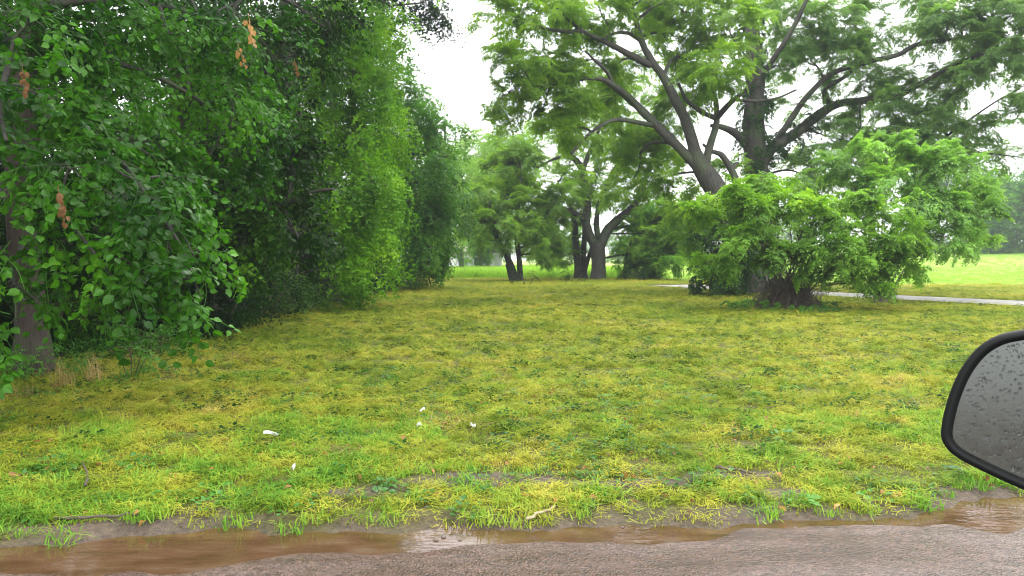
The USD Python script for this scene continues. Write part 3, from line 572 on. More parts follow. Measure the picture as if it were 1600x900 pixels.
b1 = [blob_px(*b[:6], round(b[6] * .8)) for b in [(775, 270, 44, 30, 30, 2, 70), (815, 265, 45, 32, 30, 2, 70), (745, 310, 43, 28, 28, 2, 70), (790, 315, 43.5, 35, 30, 2, 90), (835, 320, 44, 30, 28, 2, 70), (730, 345, 43, 22, 20, 1.6, 48), (775, 350, 42, 32, 22, 2, 80), (825, 360, 43, 35, 24, 2, 80), (768, 376, 42.5, 24, 12, 1.4, 32), (840, 395, 43, 30, 16, 1.6, 50), (865, 385, 43.5, 22, 18, 1.4, 35), (795, 240, 45, 20, 16, 1.6, 30)]]
plant('small_tree', 'low spreading tree with several thin leaning stems, left of the centre trunks', 'tree', w1, b1, 'pinnate', 'leaf_walnut', 'bark_dark', 113, trunk_n=3, trunk_sides=8, scale=(.85, 1.2), droop=.35)
w5 = [limb_px([(976, 437), (977, 418), (980, 395), (990, 370)], [3, 2.6, 2.2, 1.6], 47), limb_px([(984, 437), (984, 418), (986, 398)], [2.6, 2.2, 1.6], 47), limb_px([(992, 437), (996, 420), (1004, 400), (1015, 380)], [2.6, 2, 1.5], 46.8)]
b5 = [blob_px(*b) for b in [(985, 395, 47, 26, 18, 1.5, 55), (1015, 395, 46, 28, 22, 1.6, 60), (1030, 375, 46.5, 28, 20, 1.6, 45), (990, 365, 47, 26, 18, 1.4, 35), (1000, 415, 46, 28, 10, 1.3, 35), (1040, 345, 45.5, 34, 26, 1.6, 70), (1065, 380, 45, 26, 24, 1.5, 55), (1010, 330, 46, 30, 24, 1.6, 50), (1050, 405, 45, 24, 12, 1.3, 30), (1075, 330, 45.5, 24, 24, 1.5, 40)]]
plant('small_tree', 'thin-stemmed young tree just right of the thickest centre trunk', 'tree', w5, b5, 'pinnate', 'leaf_yellow', 'bark_dark', 114, trunk_n=3, trunk_sides=6, scale=(.9, 1.3), droop=.4)
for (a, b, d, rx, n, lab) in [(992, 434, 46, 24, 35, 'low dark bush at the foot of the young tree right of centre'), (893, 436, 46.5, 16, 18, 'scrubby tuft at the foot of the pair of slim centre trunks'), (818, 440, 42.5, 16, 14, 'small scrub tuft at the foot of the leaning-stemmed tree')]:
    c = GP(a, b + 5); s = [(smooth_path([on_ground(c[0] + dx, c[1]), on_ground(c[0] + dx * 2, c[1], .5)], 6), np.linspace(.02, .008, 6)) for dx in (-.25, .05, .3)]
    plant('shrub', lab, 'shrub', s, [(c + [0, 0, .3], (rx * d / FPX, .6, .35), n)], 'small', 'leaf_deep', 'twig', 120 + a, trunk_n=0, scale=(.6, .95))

# ================================================================ the arching bush (right)
cb = GP(1232, 484)
rb = np.random.default_rng(31)
wb = []
tips = [(1110, 335), (1150, 310), (1190, 290), (1230, 320), (1275, 320), (1320, 315), (1370, 330), (1430, 370), (1440, 405), (1370, 360), (1330, 400), (1290, 380), (1200, 380), (1150, 395), (1250, 405), (1380, 440), (1310, 345), (1130, 405)]
for (a, b) in tips:
    d = 21 + rb.uniform(-1.3, 1.5); s = on_ground(cb[0] + rb.normal(0, .35), cb[1] + rb.normal(0, .3), -.05); e_ = P(a, b, d)
    m1 = s * .55 + e_ * .45 + Z * (.5 + .15 * np.linalg.norm(e_ - s)) * .6
    wb.append((smooth_path([s, s * .8 + m1 * .2 + Z * .25, m1, e_], 14), np.linspace(rb.uniform(.022, .04), .006, 14)))
bb = [blob_px(*b) for b in [
    (1108, 330, 21.5, 22, 15, .5, 22), (1150, 318, 21, 28, 18, .6, 34), (1190, 285, 21.5, 22, 17, .55, 34), (1185, 335, 20.5, 30, 20, .6, 40), (1230, 325, 21, 34, 22, .7, 48), (1150, 368, 20.5, 28, 20, .6, 38), (1132, 408, 21, 26, 18, .6, 30), (1195, 382, 20.2, 30, 20, .7, 42),
    (1275, 335, 21, 34, 24, .8, 50), (1320, 320, 21.5, 30, 24, .8, 40), (1370, 335, 21.2, 32, 22, .8, 42), (1345, 372, 20.6, 34, 20, .7, 42), (1395, 385, 20.3, 28, 20, .6, 36), (1432, 372, 20.6, 22, 22, .6, 30), (1432, 415, 21, 14, 14, .35, 12), (1372, 425, 20.4, 20, 14, .45, 20), (1378, 452, 20.4, 16, 8, .35, 18), (1335, 440, 20.4, 18, 9, .5, 14), (1400, 420, 20.5, 14, 12, .4, 12), (1325, 412, 20.2, 28, 16, .6, 30), (1290, 385, 20, 32, 20, .7, 40), (1245, 398, 20, 30, 17, .7, 36), (1280, 425, 20.2, 24, 8, .5, 12), (1200, 415, 20.3, 20, 8, .5, 10),
    (1260, 290, 21.5, 16, 10, .4, 9), (1100, 300, 21.6, 8, 8, .3, 4), (1090, 420, 21, 8, 8, .3, 4), (1225, 278, 21.3, 10, 8, .3, 5)]]
plant('arching_bush', 'bright green bush with arching feathery leaves and a dark tangled base', 'bush', wb, bb, 'bush', 'leaf_bush', 'twig', 131, trunk_n=0, scale=(.48, .78), droop=.15, shell=.15, small_name='stem')
bp = [blob_px(*b) for b in [
    (1330, 255, 24.5, 34, 22, .9, 42), (1385, 240, 25, 36, 22, 1, 46), (1435, 262, 25, 32, 22, .9, 42), (1480, 262, 24.5, 30, 18, .9, 36), (1512, 292, 24.5, 26, 20, .8, 34), (1525, 340, 24, 18, 20, .7, 22), (1482, 325, 24, 30, 24, .9, 42), (1430, 318, 23.8, 34, 24, .9, 46), (1375, 292, 24, 34, 22, 1, 44), (1470, 370, 23.6, 26, 20, .7, 30), (1500, 385, 23.8, 14, 10, .5, 9), (1548, 325, 24, 10, 8, .4, 5), (1545, 372, 24, 10, 8, .4, 6), (1410, 216, 25, 14, 7, .5, 7), (1468, 235, 24.8, 14, 7, .5, 7), (1295, 262, 24.5, 14, 10, .5, 8)]]
cp = on_ground(11.6, 23.6); wp = []
for (a, b) in [(1330, 270), (1385, 255), (1440, 280), (1480, 290), (1515, 320), (1470, 360), (1420, 320), (1385, 300)]:
    e_ = P(a, b, 24.3); s_ = cp + rb.normal(0, .12, 3) * [1, 1, 0] - [0, 0, .1]; wp.append((smooth_path([s_, s_ * .6 + e_ * .4 + Z * .5, e_], 14), np.linspace(rb.uniform(.03, .045), .008, 14)))
plant('arching_bush', 'taller paler bush spreading right, behind the bright bush with the tangled base', 'bush', wp, bp, 'bush', 'leaf_pale', 'twig', 132, trunk_n=0, scale=(.55, .9), droop=.15, shell=.15, small_name='stem')
# mound of dead vines at its foot
tg = []
for k in range(620):
    a = rb.uniform(0, 2 * np.pi); rr = rb.uniform(.05, 1.05) ** .7; s = on_ground(cb[0] + rr * 1.05 * math.cos(a), cb[1] + rr * .8 * math.sin(a), -.03)
    h = rb.uniform(.4, 1.25) * (1.25 - .65 * rr); tow = np.array([cb[0] + rb.normal(0, .35) + .25 * math.cos(a), cb[1] + rb.normal(0, .3), s[2] + h])
    tg.append(tube(smooth_path([s, (s + tow) / 2 + rb.normal(0, .10, 3), tow, tow + rb.normal(0, .25, 3)], 8), np.linspace(rb.uniform(.006, .014), .003, 8), 3))
mt = thing('vine_mound', 'brown mound of tangled dead vines at the foot of the arching bush', 'dead vines', cb)
part(mt, 'tangle', join(tg), M['twig'], cb, kind='stuff')
n = 130; a = rb.uniform(0, 2 * np.pi, n); rr = rb.uniform(.6, 1.5, n); q = np.stack([cb[0] + rr * np.cos(a) * 1.1, cb[1] + rr * np.sin(a), 0 * a], 1); q[:, 2] = ground_z(q[:, 0], q[:, 1]) + rb.uniform(0, .18, n)
scatter(str(mt.GetPath()) + '/creeper', SPRAY['ivy'], M['weed'], q - cb, quats(unit(np.stack([np.cos(a), np.sin(a), .25 + 0 * a], 1) + rb.normal(0, .3, (n, 3))), rb), rb.uniform(.4, .8, n), rb.integers(0, 3, n))

# ================================================================ left woods
# nearest tree with the hanging branches
bN = on_ground(-6.07, 9.4)
dN = 9.4
trunkN = (smooth_path([bN, P(50, 500, dN), P(38, 400, dN), P(30, 280, dN), P(40, 120, dN), P(60, -80, dN), P(70, -260, dN)], 40), np.linspace(.20, .12, 40))
def LN(pts, rpx): return limb_px(pts, rpx, 8.0)
wN = [trunkN,
      LN([(40, 150, 9.4), (90, 190, 8.6), (150, 225, 7.9), (200, 265, 7.4), (240, 320, 7.1), (280, 380, 7.0), (305, 440, 7.0)], [6, 5, 4, 3.2, 2.4, 1.6]),
      LN([(45, 90, 9.4), (130, 90, 9.2), (220, 110, 9.2), (300, 150, 9.6), (360, 200, 10.2)], [5.5, 4.5, 3.2, 2]),
      LN([(30, 260, 9.4), (50, 270, 8.4), (80, 300, 7.2), (110, 345, 6.6), (150, 400, 6.6), (190, 450, 6.8)], [5, 4, 3.4, 2.6, 1.6]),
      LN([(40, 20, 9.4), (140, 0, 9.3), (260, 10, 9.8), (350, 40, 10.5)], [9, 7, 5, 3]),
      LN([(35, 380, 9.4), (30, 400, 8.2), (20, 430, 7.0), (40, 470, 6.6)], [5, 4, 3, 2]),
      LN([(45, 60, 9.4), (20, 90, 8.0), (0, 160, 6.8), (10, 220, 6.4)], [7, 5.5, 4, 3])]
bNb = [blob_px(b[0], b[1], b[2], b[3] * .72, b[4] * .62, b[5] * .8, round(b[6] * .8)) for b in [
    (110, 45, 10.5, 70, 45, 1, 26), (60, -10, 9, 70, 40, 1, 20), (200, 20, 11, 70, 40, 1, 26), (280, -20, 10.5, 80, 40, 1, 24),
    (40, 40, 7.6, 80, 60, .9, 46), (150, 40, 8.6, 80, 60, 1, 46), (260, 40, 9.6, 80, 60, 1.1, 46), (360, 30, 10.6, 70, 60, 1.1, 40), (60, 150, 7.2, 75, 60, .8, 40), (160, 140, 8.4, 75, 60, 1, 36), (260, 140, 9.4, 70, 55, 1, 34), (360, 150, 10.4, 60, 60, 1.1, 34), (430, 90, 11.5, 50, 60, 1.1, 30), (50, 225, 7, 70, 45, .7, 24), (140, 205, 7.6, 70, 40, .8, 24), (230, 240, 8.6, 60, 45, .9, 26), (330, 240, 10, 60, 45, 1, 28), (420, 200, 11.5, 45, 50, 1, 26)]]
ru = np.random.default_rng(43)
def upper(x, y, z0, z1, w, n, spr, r, size=1.5):
    out = []
    for k in range(n):
        a = r.uniform(0, 2 * np.pi); q = w * math.sqrt(r.random()); out.append((np.array([x + q * math.cos(a), y + q * math.sin(a), r.uniform(z0, z1)]), (size, size, size * .6), spr))
    return out
bNb += upper(-5.2, 10.2, 6.6, 11.5, 4.4, 30, 36, ru)
near_sprays = [(40, 270, 6.8, 40, 24, .4, 8), (105, 268, 6.7, 50, 22, .4, 11), (170, 260, 7.0, 50, 28, .45, 12), (190, 310, 6.9, 55, 30, .45, 17), (245, 320, 7.1, 42, 28, .45, 14), (275, 350, 7.1, 34, 24, .4, 10), (215, 375, 7.0, 45, 24, .4, 12), (268, 400, 7.1, 30, 20, .35, 8), (220, 425, 6.9, 34, 16, .35, 7), (190, 440, 6.8, 16, 14, .25, 3), (275, 440, 7.05, 22, 12, .25, 4), (30, 340, 6.7, 40, 24, .4, 8), (15, 440, 6.5, 28, 20, .3, 6), (55, 470, 6.6, 22, 12, .25, 4), (25, 500, 6.5, 20, 8, .2, 2), (300, 395, 7.1, 14, 12, .25, 4), (310, 455, 7.1, 12, 8, .2, 3), (5, 395, 6.6, 18, 16, .3, 3), (250, 275, 7.4, 36, 22, .4, 8)]
nb = [blob_px(*b) for b in near_sprays]
rN = np.random.default_rng(41)
tN = plant('broadleaf_tree', 'nearest tree on the left, with big heart-shaped leaves hanging over the lawn', 'tree', wN, bNb, 'broad', 'leaf_near', 'bark_grey', 141, scale=(.85, 1.2), droop=.45)
bN2 = wN[0][0][0].copy(); bN2[2] = float(ground_z(bN2[0], bN2[1]))
conn, tw, pos, dirs = grow(wN, nb, rN, 2, .5, .02, .3, 4)
part(tN, 'hanging_twigs', join(conn + tw), M['bark_dark'], bN2, kind='stuff')
leaves = []; stems = []
for p_, d_ in zip(pos, dirs):
    lv, ts = broad_leaves(rN, L=.5, n=20, size=.088, droop=.3); m = frame(unit(d_), unit(Z + rN.normal(0, .25, 3))); s = rN.uniform(.9, 1.2)
    stems += [put(q, p_, m, s) for q in ts]
    for lp_, lm, ls in lv: leaves.append((p_ + m @ (lp_ * s), m @ lm, ls * s))
def screen(p):
    q = p - CAM; fy = q[1] * math.cos(PITCH) - q[2] * math.sin(PITCH); uz = q[1] * math.sin(PITCH) + q[2] * math.cos(PITCH)
    return 800 + FPX * q[0] / fy, 450 - FPX * uz / fy, fy
score = []
for p_, m_, s_ in leaves:
    a, b, d = screen(p_); score.append(s_ / d * abs((m_[:, 2] * unit(p_ - CAM)).sum()) if 0 < a < 1600 and 0 < b < 900 else 0)
order = np.argsort(score)[::-1]; chosen = set(order[:300].tolist())
rest = join([put(LEAF, *leaves[k]) for k in range(len(leaves)) if k not in chosen] + stems)
hb = part(tN, 'hanging_foliage', rest, M['leaf_near'], bN2, kind='stuff')
LEAFTOP = {}
for k in order[:300]:
    part(hb, 'leaf', put(LEAF, *leaves[k]), M['leaf_near'], bN2)
# clusters of dead orange leaves
for (a, b, d, hgt, wdt, lab) in [(97, 325, 5.9, 46, 16, 'large orange clump of dead leaves, lowest left'), (38, 125, 6.0, 36, 10, 'thin orange dead leaf hanging at the far left'), (392, 48, 8.6, 36, 9, 'narrow orange dead leaf cluster near the top'), (378, 88, 8.6, 28, 16, 'slanting orange dead leaf cluster below the top one'), (463, 106, 9.6, 20, 8, 'small orange dead leaf cluster furthest right')]:
    ms = []
    for k in range(13):
        t_ = k / 12; c = P(a + wdt * (t_ - .5) * .8 + rN.normal(0, wdt * .16), b + hgt * (t_ - .5) + rN.normal(0, 2), d + rN.normal(0, .03))
        ms.append(put(LEAF, c, frame(unit([rN.normal(0, .5), rN.normal(0, .3), -1]), unit([rN.normal(0, .4), -1, .2]), rN.normal(0, .7)), hgt * .27 * d / FPX * rN.uniform(.8, 1.2)))
    top = P(a - wdt * .4, b - hgt * .75, d + .15); ms.append(tube(smooth_path([top, P(a - wdt * .3, b - hgt * .5, d), P(a + wdt * .2, b + hgt * .3, d)], 6), .003, 3))
    part(tN, 'dead_leaves', join(ms), M['leaf_dead'], bN2, label=lab)

# second row along the edge of the woods
def wood_tree(name, label, x0, y0, seed, h, limbs_px, blobs, spray, leaf, scale=(.85, 1.25), droop=.4, rad=.22, lean=0., group=None, bark='bark_dark', shell=.45, up_w=0):
    b = on_ground(x0, y0); top = b + [lean, 0, h]
    tr_ = (smooth_path([b, b * .66 + top * .34 + [.15, .1, 0], b * .33 + top * .67 - [.12, 0, 0], top], 26), np.linspace(rad, rad * .35, 26))
    return plant(name, label, 'tree', [tr_] + [limb_px(p, r_, d) for p, r_, d in limbs_px], [blob_px(*q) for q in blobs] + upper(x0 + 1.4, y0 - .5, .74 * h, 1.05 * h, up_w, 18 if up_w else 0, 40, np.random.default_rng(seed + 7)), spray, leaf, bark, seed, group, scale=scale, droop=droop, shell=shell)
wood_tree('broadleaf_tree', 'dark-trunked tree second from the near end of the left wood edge, crooked low limb showing', -7.2, 16.0, 201, 12, [([(360, 380, 16), (400, 340, 15.5), (450, 318, 15), (490, 300, 14.6), (520, 296, 14.4)], [7, 6, 4.5, 3, 2], 16), ([(300, 360, 15.5), (330, 400, 15), (380, 420, 14.5)], [5, 4, 2.5], 15)],
    [(330, 300, 14.5, 55, 40, 1.2, 50), (400, 300, 15, 55, 40, 1.2, 50), (460, 270, 15.5, 50, 45, 1.3, 50), (400, 220, 15.5, 60, 45, 1.3, 55), (330, 160, 15, 60, 45, 1.3, 50), (470, 180, 16, 50, 50, 1.3, 50), (440, 90, 16, 60, 50, 1.3, 55), (380, 380, 14.5, 60, 30, 1.1, 50), (460, 360, 15, 45, 35, 1.1, 45), (500, 40, 16.5, 50, 45, 1.3, 50), (250, 290, 14, 50, 40, 1.1, 40), (340, 40, 15.5, 70, 50, 1.3, 50), (480, 10, 17, 60, 40, 1.3, 40)], 'broad', 'leaf_wood', scale=(1.0, 1.5), up_w=4.2)
wood_tree('broadleaf_tree', 'yellow-green tree with long hanging leafy strands at the middle of the left woods', -7.0, 23.5, 202, 15, [([(470, 250, 23), (520, 230, 22), (560, 240, 21), (580, 280, 20.5)], [6, 5, 4, 2.5], 22), ([(470, 120, 23.5), (540, 110, 22.5), (590, 140, 22)], [6, 5, 3], 22)],
    [(520, 40, 22, 60, 50, 1.6, 90), (565, 30, 23, 45, 50, 1.6, 85), (605, 50, 24, 26, 40, 1.2, 40), (540, 120, 21.5, 55, 45, 1.5, 90), (590, 130, 22.5, 36, 50, 1.3, 70), (560, 210, 21.5, 50, 50, 1.4, 90), (605, 210, 22.5, 26, 50, 1.2, 55), (500, 200, 22, 45, 50, 1.4, 70), (555, 295, 20.8, 42, 40, 1.1, 80), (600, 290, 21.5, 32, 45, 1.1, 60), (545, 345, 20.6, 36, 30, .9, 60), (585, 360, 21, 28, 34, .8, 45), (555, 395, 20.6, 26, 28, .8, 45), (560, 428, 20.6, 16, 12, .5, 16), (610, 380, 21.8, 10, 30, .5, 16), (500, 290, 21.8, 40, 40, 1.2, 50)], 'hang', 'leaf_yellow', scale=(.8, 1.15), droop=.75, up_w=3.4)
wood_tree('broadleaf_tree', 'tall full green tree closing the right end of the left woods against the sky', -7.5, 35.0, 203, 19, [([(560, 190, 35), (600, 170, 34.5), (635, 175, 34)], [4, 3, 1.6], 34)],
    [(625, 150, 34, 30, 34, 1.8, 80), (655, 160, 34, 22, 28, 1.5, 65), (640, 210, 33.5, 45, 45, 2, 120), (685, 200, 34, 25, 35, 1.8, 70), (690, 245, 33, 26, 30, 1.8, 70), (650, 280, 33, 45, 40, 2, 110), (700, 290, 33, 25, 25, 1.6, 55), (665, 330, 32.5, 38, 32, 1.8, 90), (620, 330, 33, 40, 40, 1.8, 80), (690, 350, 33, 28, 30, 1.5, 60), (665, 385, 32, 35, 28, 1.6, 80), (620, 390, 32, 36, 30, 1.6, 70), (600, 90, 35, 40, 50, 2, 80), (580, 250, 35, 50, 60, 2, 80), (682, 395, 33, 16, 18, 1.2, 24)], 'coarse', 'leaf_mid', scale=(.65, 1.05))
wood_tree('broadleaf_tree', 'airy tree just right of the tall wood-end tree, its thin sprays against the sky', -4.6, 52.0, 204, 11, [],
    [(715, 250, 51, 20, 22, 2, 45), (732, 235, 51.5, 12, 20, 1.6, 24), (725, 290, 51, 26, 24, 2, 55), (705, 330, 50, 26, 28, 2, 65), (740, 330, 51, 20, 24, 2, 45), (700, 365, 49, 18, 18, 1.6, 38)], 'small', 'leaf_far', scale=(1.1, 1.7), rad=.15)
# sprig hanging in from above, beside the gap of sky
wt = [(smooth_path([on_ground(-6.9, 28.5), (-6.8, 28.4, 6), (-6.3, 28, 12), (-4.8, 27, 15.5), (-3.2, 26, 13.6)], 26), np.linspace(.26, .02, 26))]
plant('broadleaf_tree', 'overarching tree whose dark leaf sprays hang into the sky gap at the top', 'tree', wt, [blob_px(*q) for q in [(675, -8, 26, 28, 26, .8, 26), (690, 30, 26, 12, 14, .5, 7), (655, 5, 26, 20, 22, .7, 14), (640, -20, 27, 40, 40, 1.2, 40), (560, -30, 28, 70, 50, 2, 70), (480, -40, 28, 70, 50, 2, 60), (610, 10, 27, 25, 25, 1, 20)]], 'hang', 'leaf_deep', 'bark_dark', 205, scale=(.8, 1.1), droop=.9)
# trees deep in the woods: nothing tells them apart
rd = np.random.default_rng(61)
deep = [(-11, 12, 12), (-13.5, 18, 15), (-10.5, 23, 14), (-12.5, 30, 16), (-10, 40, 15), (-17, 25, 17), (-15, 36, 17), (-19, 15, 15), (-9.4, 7.5, 11), (-14, 8, 13), (-22, 32, 17), (-9.5, 30.5, 14), (-14, 46, 15), (-22, 22, 17), (-12.5, 1, 13), (-20, 46, 16), (-27, 40, 16), (-26, 52, 16), (-33, 50, 17), (-20, 58, 15), (-29, 62, 16), (-14, 58, 14)]
for k, (x0, y0, h) in enumerate(deep):
    bl = []
    for q in range(15):
        a = rd.uniform(0, 2 * np.pi); hz = rd.uniform(.08, 1.0); w = 2.6 * math.sin(math.pi * min(.95, .25 + .6 * hz)); rr_ = rd.uniform(.3, 1) * w
        bl.append((np.array([x0 + rr_ * math.cos(a), y0 + rr_ * math.sin(a), hz * h]), (1.5, 1.5, 1.1), 34))
    b = on_ground(x0, y0); top = b + [rd.normal(0, .6), rd.normal(0, .6), h]
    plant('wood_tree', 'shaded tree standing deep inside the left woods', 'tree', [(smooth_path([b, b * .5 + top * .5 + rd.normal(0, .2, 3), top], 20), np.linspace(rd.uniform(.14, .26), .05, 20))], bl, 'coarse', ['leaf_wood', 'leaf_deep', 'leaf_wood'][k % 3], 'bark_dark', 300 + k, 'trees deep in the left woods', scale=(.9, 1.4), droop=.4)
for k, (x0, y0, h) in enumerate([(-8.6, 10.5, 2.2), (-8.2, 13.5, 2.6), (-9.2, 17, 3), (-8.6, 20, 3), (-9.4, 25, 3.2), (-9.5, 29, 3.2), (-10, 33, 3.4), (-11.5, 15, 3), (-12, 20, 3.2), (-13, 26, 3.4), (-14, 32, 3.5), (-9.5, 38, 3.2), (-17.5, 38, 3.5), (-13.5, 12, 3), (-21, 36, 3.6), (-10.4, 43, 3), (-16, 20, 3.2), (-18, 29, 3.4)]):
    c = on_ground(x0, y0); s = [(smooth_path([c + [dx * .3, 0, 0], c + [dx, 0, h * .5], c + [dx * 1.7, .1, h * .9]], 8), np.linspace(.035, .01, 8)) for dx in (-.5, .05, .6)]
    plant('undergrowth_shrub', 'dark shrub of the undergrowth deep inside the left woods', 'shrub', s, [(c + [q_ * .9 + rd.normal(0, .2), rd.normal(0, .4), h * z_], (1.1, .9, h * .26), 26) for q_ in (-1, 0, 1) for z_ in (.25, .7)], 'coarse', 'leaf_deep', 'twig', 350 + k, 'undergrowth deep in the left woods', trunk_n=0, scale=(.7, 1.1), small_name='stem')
# shrubs of the woods' edge
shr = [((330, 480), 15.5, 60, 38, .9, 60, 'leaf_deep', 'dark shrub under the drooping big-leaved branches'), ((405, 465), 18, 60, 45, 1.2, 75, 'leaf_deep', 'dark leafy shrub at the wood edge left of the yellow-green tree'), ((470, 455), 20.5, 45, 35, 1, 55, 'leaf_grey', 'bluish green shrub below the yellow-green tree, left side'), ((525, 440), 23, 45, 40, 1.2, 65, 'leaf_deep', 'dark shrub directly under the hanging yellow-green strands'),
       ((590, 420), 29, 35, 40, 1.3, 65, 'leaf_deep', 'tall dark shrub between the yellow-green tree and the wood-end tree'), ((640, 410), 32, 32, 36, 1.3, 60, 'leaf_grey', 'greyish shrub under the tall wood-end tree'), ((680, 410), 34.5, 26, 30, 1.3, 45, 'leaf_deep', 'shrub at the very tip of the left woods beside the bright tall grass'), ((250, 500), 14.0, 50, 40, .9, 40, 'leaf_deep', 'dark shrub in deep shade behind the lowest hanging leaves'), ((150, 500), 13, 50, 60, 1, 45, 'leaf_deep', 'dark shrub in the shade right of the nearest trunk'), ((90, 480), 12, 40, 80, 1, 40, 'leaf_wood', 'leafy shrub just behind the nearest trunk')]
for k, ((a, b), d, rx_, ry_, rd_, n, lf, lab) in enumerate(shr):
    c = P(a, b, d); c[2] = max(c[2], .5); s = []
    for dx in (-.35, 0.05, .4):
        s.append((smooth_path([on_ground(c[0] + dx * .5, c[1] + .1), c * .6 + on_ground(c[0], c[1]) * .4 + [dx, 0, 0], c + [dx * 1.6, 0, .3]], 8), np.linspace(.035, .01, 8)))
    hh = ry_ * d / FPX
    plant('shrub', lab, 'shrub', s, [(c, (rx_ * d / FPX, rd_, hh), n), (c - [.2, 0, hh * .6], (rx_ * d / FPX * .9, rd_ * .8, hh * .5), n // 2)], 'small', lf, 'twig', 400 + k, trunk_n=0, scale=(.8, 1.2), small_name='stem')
# saplings with bare stems at the wood's end
for k, (a, b, d, h, lab) in enumerate([(655, 447, 37, 2.6, 'thin sapling with a bare stem at the tip of the left woods'), (632, 449, 36, 2.4, 'slim leaning sapling second from the tip of the left woods'), (610, 452, 34, 2.6, 'thin bare-stemmed sapling near the foot of the wood-end tree')]):
    c = GP(a, b); c = on_ground(c[0], min(c[1], d + 2)); tp_ = c + [[.1, -.6, .3][k], 0, h]
    plant('sapling', lab, 'sapling', [(smooth_path([c, c * .5 + tp_ * .5 + [.1, 0, 0], tp_], 10), np.linspace(.045, .02, 10))], [(tp_, (.8, .7, .7), 26), (c + [0, 0, .2], (.7, .5, .25), 14)], 'small', 'leaf_wood', 'bark_dark', 430 + k, scale=(.7, 1.0), trunk_sides=6)

# ================================================================ behind: far trees, house
def round_tree(label, x0, y0, h, w, leaf, seed, group=None, n=14, spr=34, name='far_tree', scale=(1.3, 2.0), lo=.25, spray='coarse'):
    r = np.random.default_rng(seed); b = on_ground(x0, y0); bl = []
    for q in range(n):
        a = r.uniform(0, 2 * np.pi); hz = r.uniform(lo, .92); ww = w * math.sin(math.pi * min(.92, .2 + .68 * (hz - lo) / (1 - lo))); rr_ = r.uniform(.3, .85) * ww
        bl.append((b + [rr_ * math.cos(a), rr_ * math.sin(a), hz * h], (w * .42, w * .42, h * .12), spr))
    top = b + [r.normal(0, .3), 0, h * .9]
    plant(name, label, 'tree', [(smooth_path([b, b * .5 + top * .5 + r.normal(0, .15, 3), top], 14), np.linspace(.03 * h ** .8, .04, 14))], bl, spray, leaf, 'bark_dark', seed, group, scale=scale, trunk_sides=8)
round_tree('pale green round tree far behind, left of the leaning-stemmed tree', -5.0, 74, 14.5, 5.0, 'leaf_far', 501, n=18)
round_tree('tall pale tree far behind the left of the centre group', -0.5, 82, 15.5, 5.5, 'leaf_far', 502, n=20)
round_tree('mid green tree far behind, closing the end of the left woods', -9.5, 66, 12, 4.5, 'leaf_wood', 503, n=18)
round_tree('dark tree standing over the pale house', -10.5, 100, 13, 5.5, 'leaf_deep', 504, n=18)
round_tree('rounded shrub-like tree in front of the pale house', -3.4, 84, 4.2, 1.7, 'leaf_yellow', 505, n=12, lo=.12, scale=(.9, 1.4))
round_tree('far tree seen low between the centre trunks, left gap', 4.5, 120, 9, 5, 'leaf_grey', 506, n=14)
round_tree('far tree seen low between the centre trunks, right gap', 12.0, 150, 9, 6.5, 'leaf_grey', 507, n=14)
for k, (x0, y0, h, w) in enumerate([(26, 150, 9, 6), (34, 155, 10, 7), (43, 150, 9.5, 6.5), (53, 152, 11, 7)]):
    round_tree('hazy tree of the far row along the field edge behind the leaning walnut', x0, y0, h, w, 'leaf_grey', 510 + k, 'hazy trees along the far field edge', n=14, lo=.08, scale=(1.8, 2.8))
for k, (x0, y0, h, w) in enumerate([(70, 110, 13, 5.5), (77, 106, 14, 6), (68, 122, 15, 6), (86, 112, 16, 7), (81, 122, 15, 6)]):
    round_tree('hazy dark tree of the grove at the far right edge of the field', x0, y0, h, w, 'leaf_mid', 520 + k, 'grove at the right edge of the field', n=18, lo=.05, scale=(1.6, 2.6), spr=40)
# house
def box(c, s):
    m = trimesh.creation.box(s); m.apply_translation(c); return m
hx, hy = -6.6, 96.0; hz = float(ground_z(hx, hy))
hs = thing('house', 'pale small house with a brown-grey roof, half hidden beyond the tall grass', 'house', (hx, hy, hz))
hb_ = np.array([hx, hy, hz])
part(hs, 'wall', box((hx, hy, hz + 1.1), (7.0, 6.0, 2.8)), M['siding'], hb_)
rv = np.array([[-3.9, -3.5, 2.45], [3.9, -3.5, 2.45], [3.9, 3.5, 2.45], [-3.9, 3.5, 2.45], [-3.9, 0, 4.6], [3.9, 0, 4.6], [-3.9, -3.5, 2.3], [3.9, -3.5, 2.3], [3.9, 3.5, 2.3], [-3.9, 3.5, 2.3]]) + hb_
part(hs, 'roof', (rv, np.array([[0, 1, 5], [0, 5, 4], [2, 3, 4], [2, 4, 5], [0, 4, 3], [1, 2, 5], [6, 7, 1], [6, 1, 0], [7, 8, 2], [7, 2, 1], [8, 9, 3], [8, 3, 2], [9, 6, 0], [9, 0, 3], [9, 8, 7], [9, 7, 6]])), M['shingle'], hb_)
for wx in (-1.9, .3, 2.2):
    fr = part(hs, 'window', box((hx + wx, hy - 3.03, hz + 1.25), (.95, .06, 1.25)), M['white_paint'], hb_)
    part(fr, 'pane', box((hx + wx, hy - 3.07, hz + 1.25), (.75, .03, 1.05)), M['dark_glass'], hb_)
part(hs, 'door', box((hx - .85, hy - 3.03, hz + .8), (.9, .06, 2.0)), M['white_paint'], hb_)
sx, sy = -1.75, 84.0; sz = float(ground_z(sx, sy)); sb = np.array([sx, sy, sz])
sh = thing('shed', 'small white upright shed left of the leaning stems, at the back of the tall grass', 'shed', sb)
part(sh, 'wall', box((sx, sy, sz + 1.0), (1.3, 1.5, 2.2)), M['white_paint'], sb)
part(sh, 'door', box((sx + .15, sy - .77, sz + .95), (.7, .04, 1.8)), M['siding'], sb)
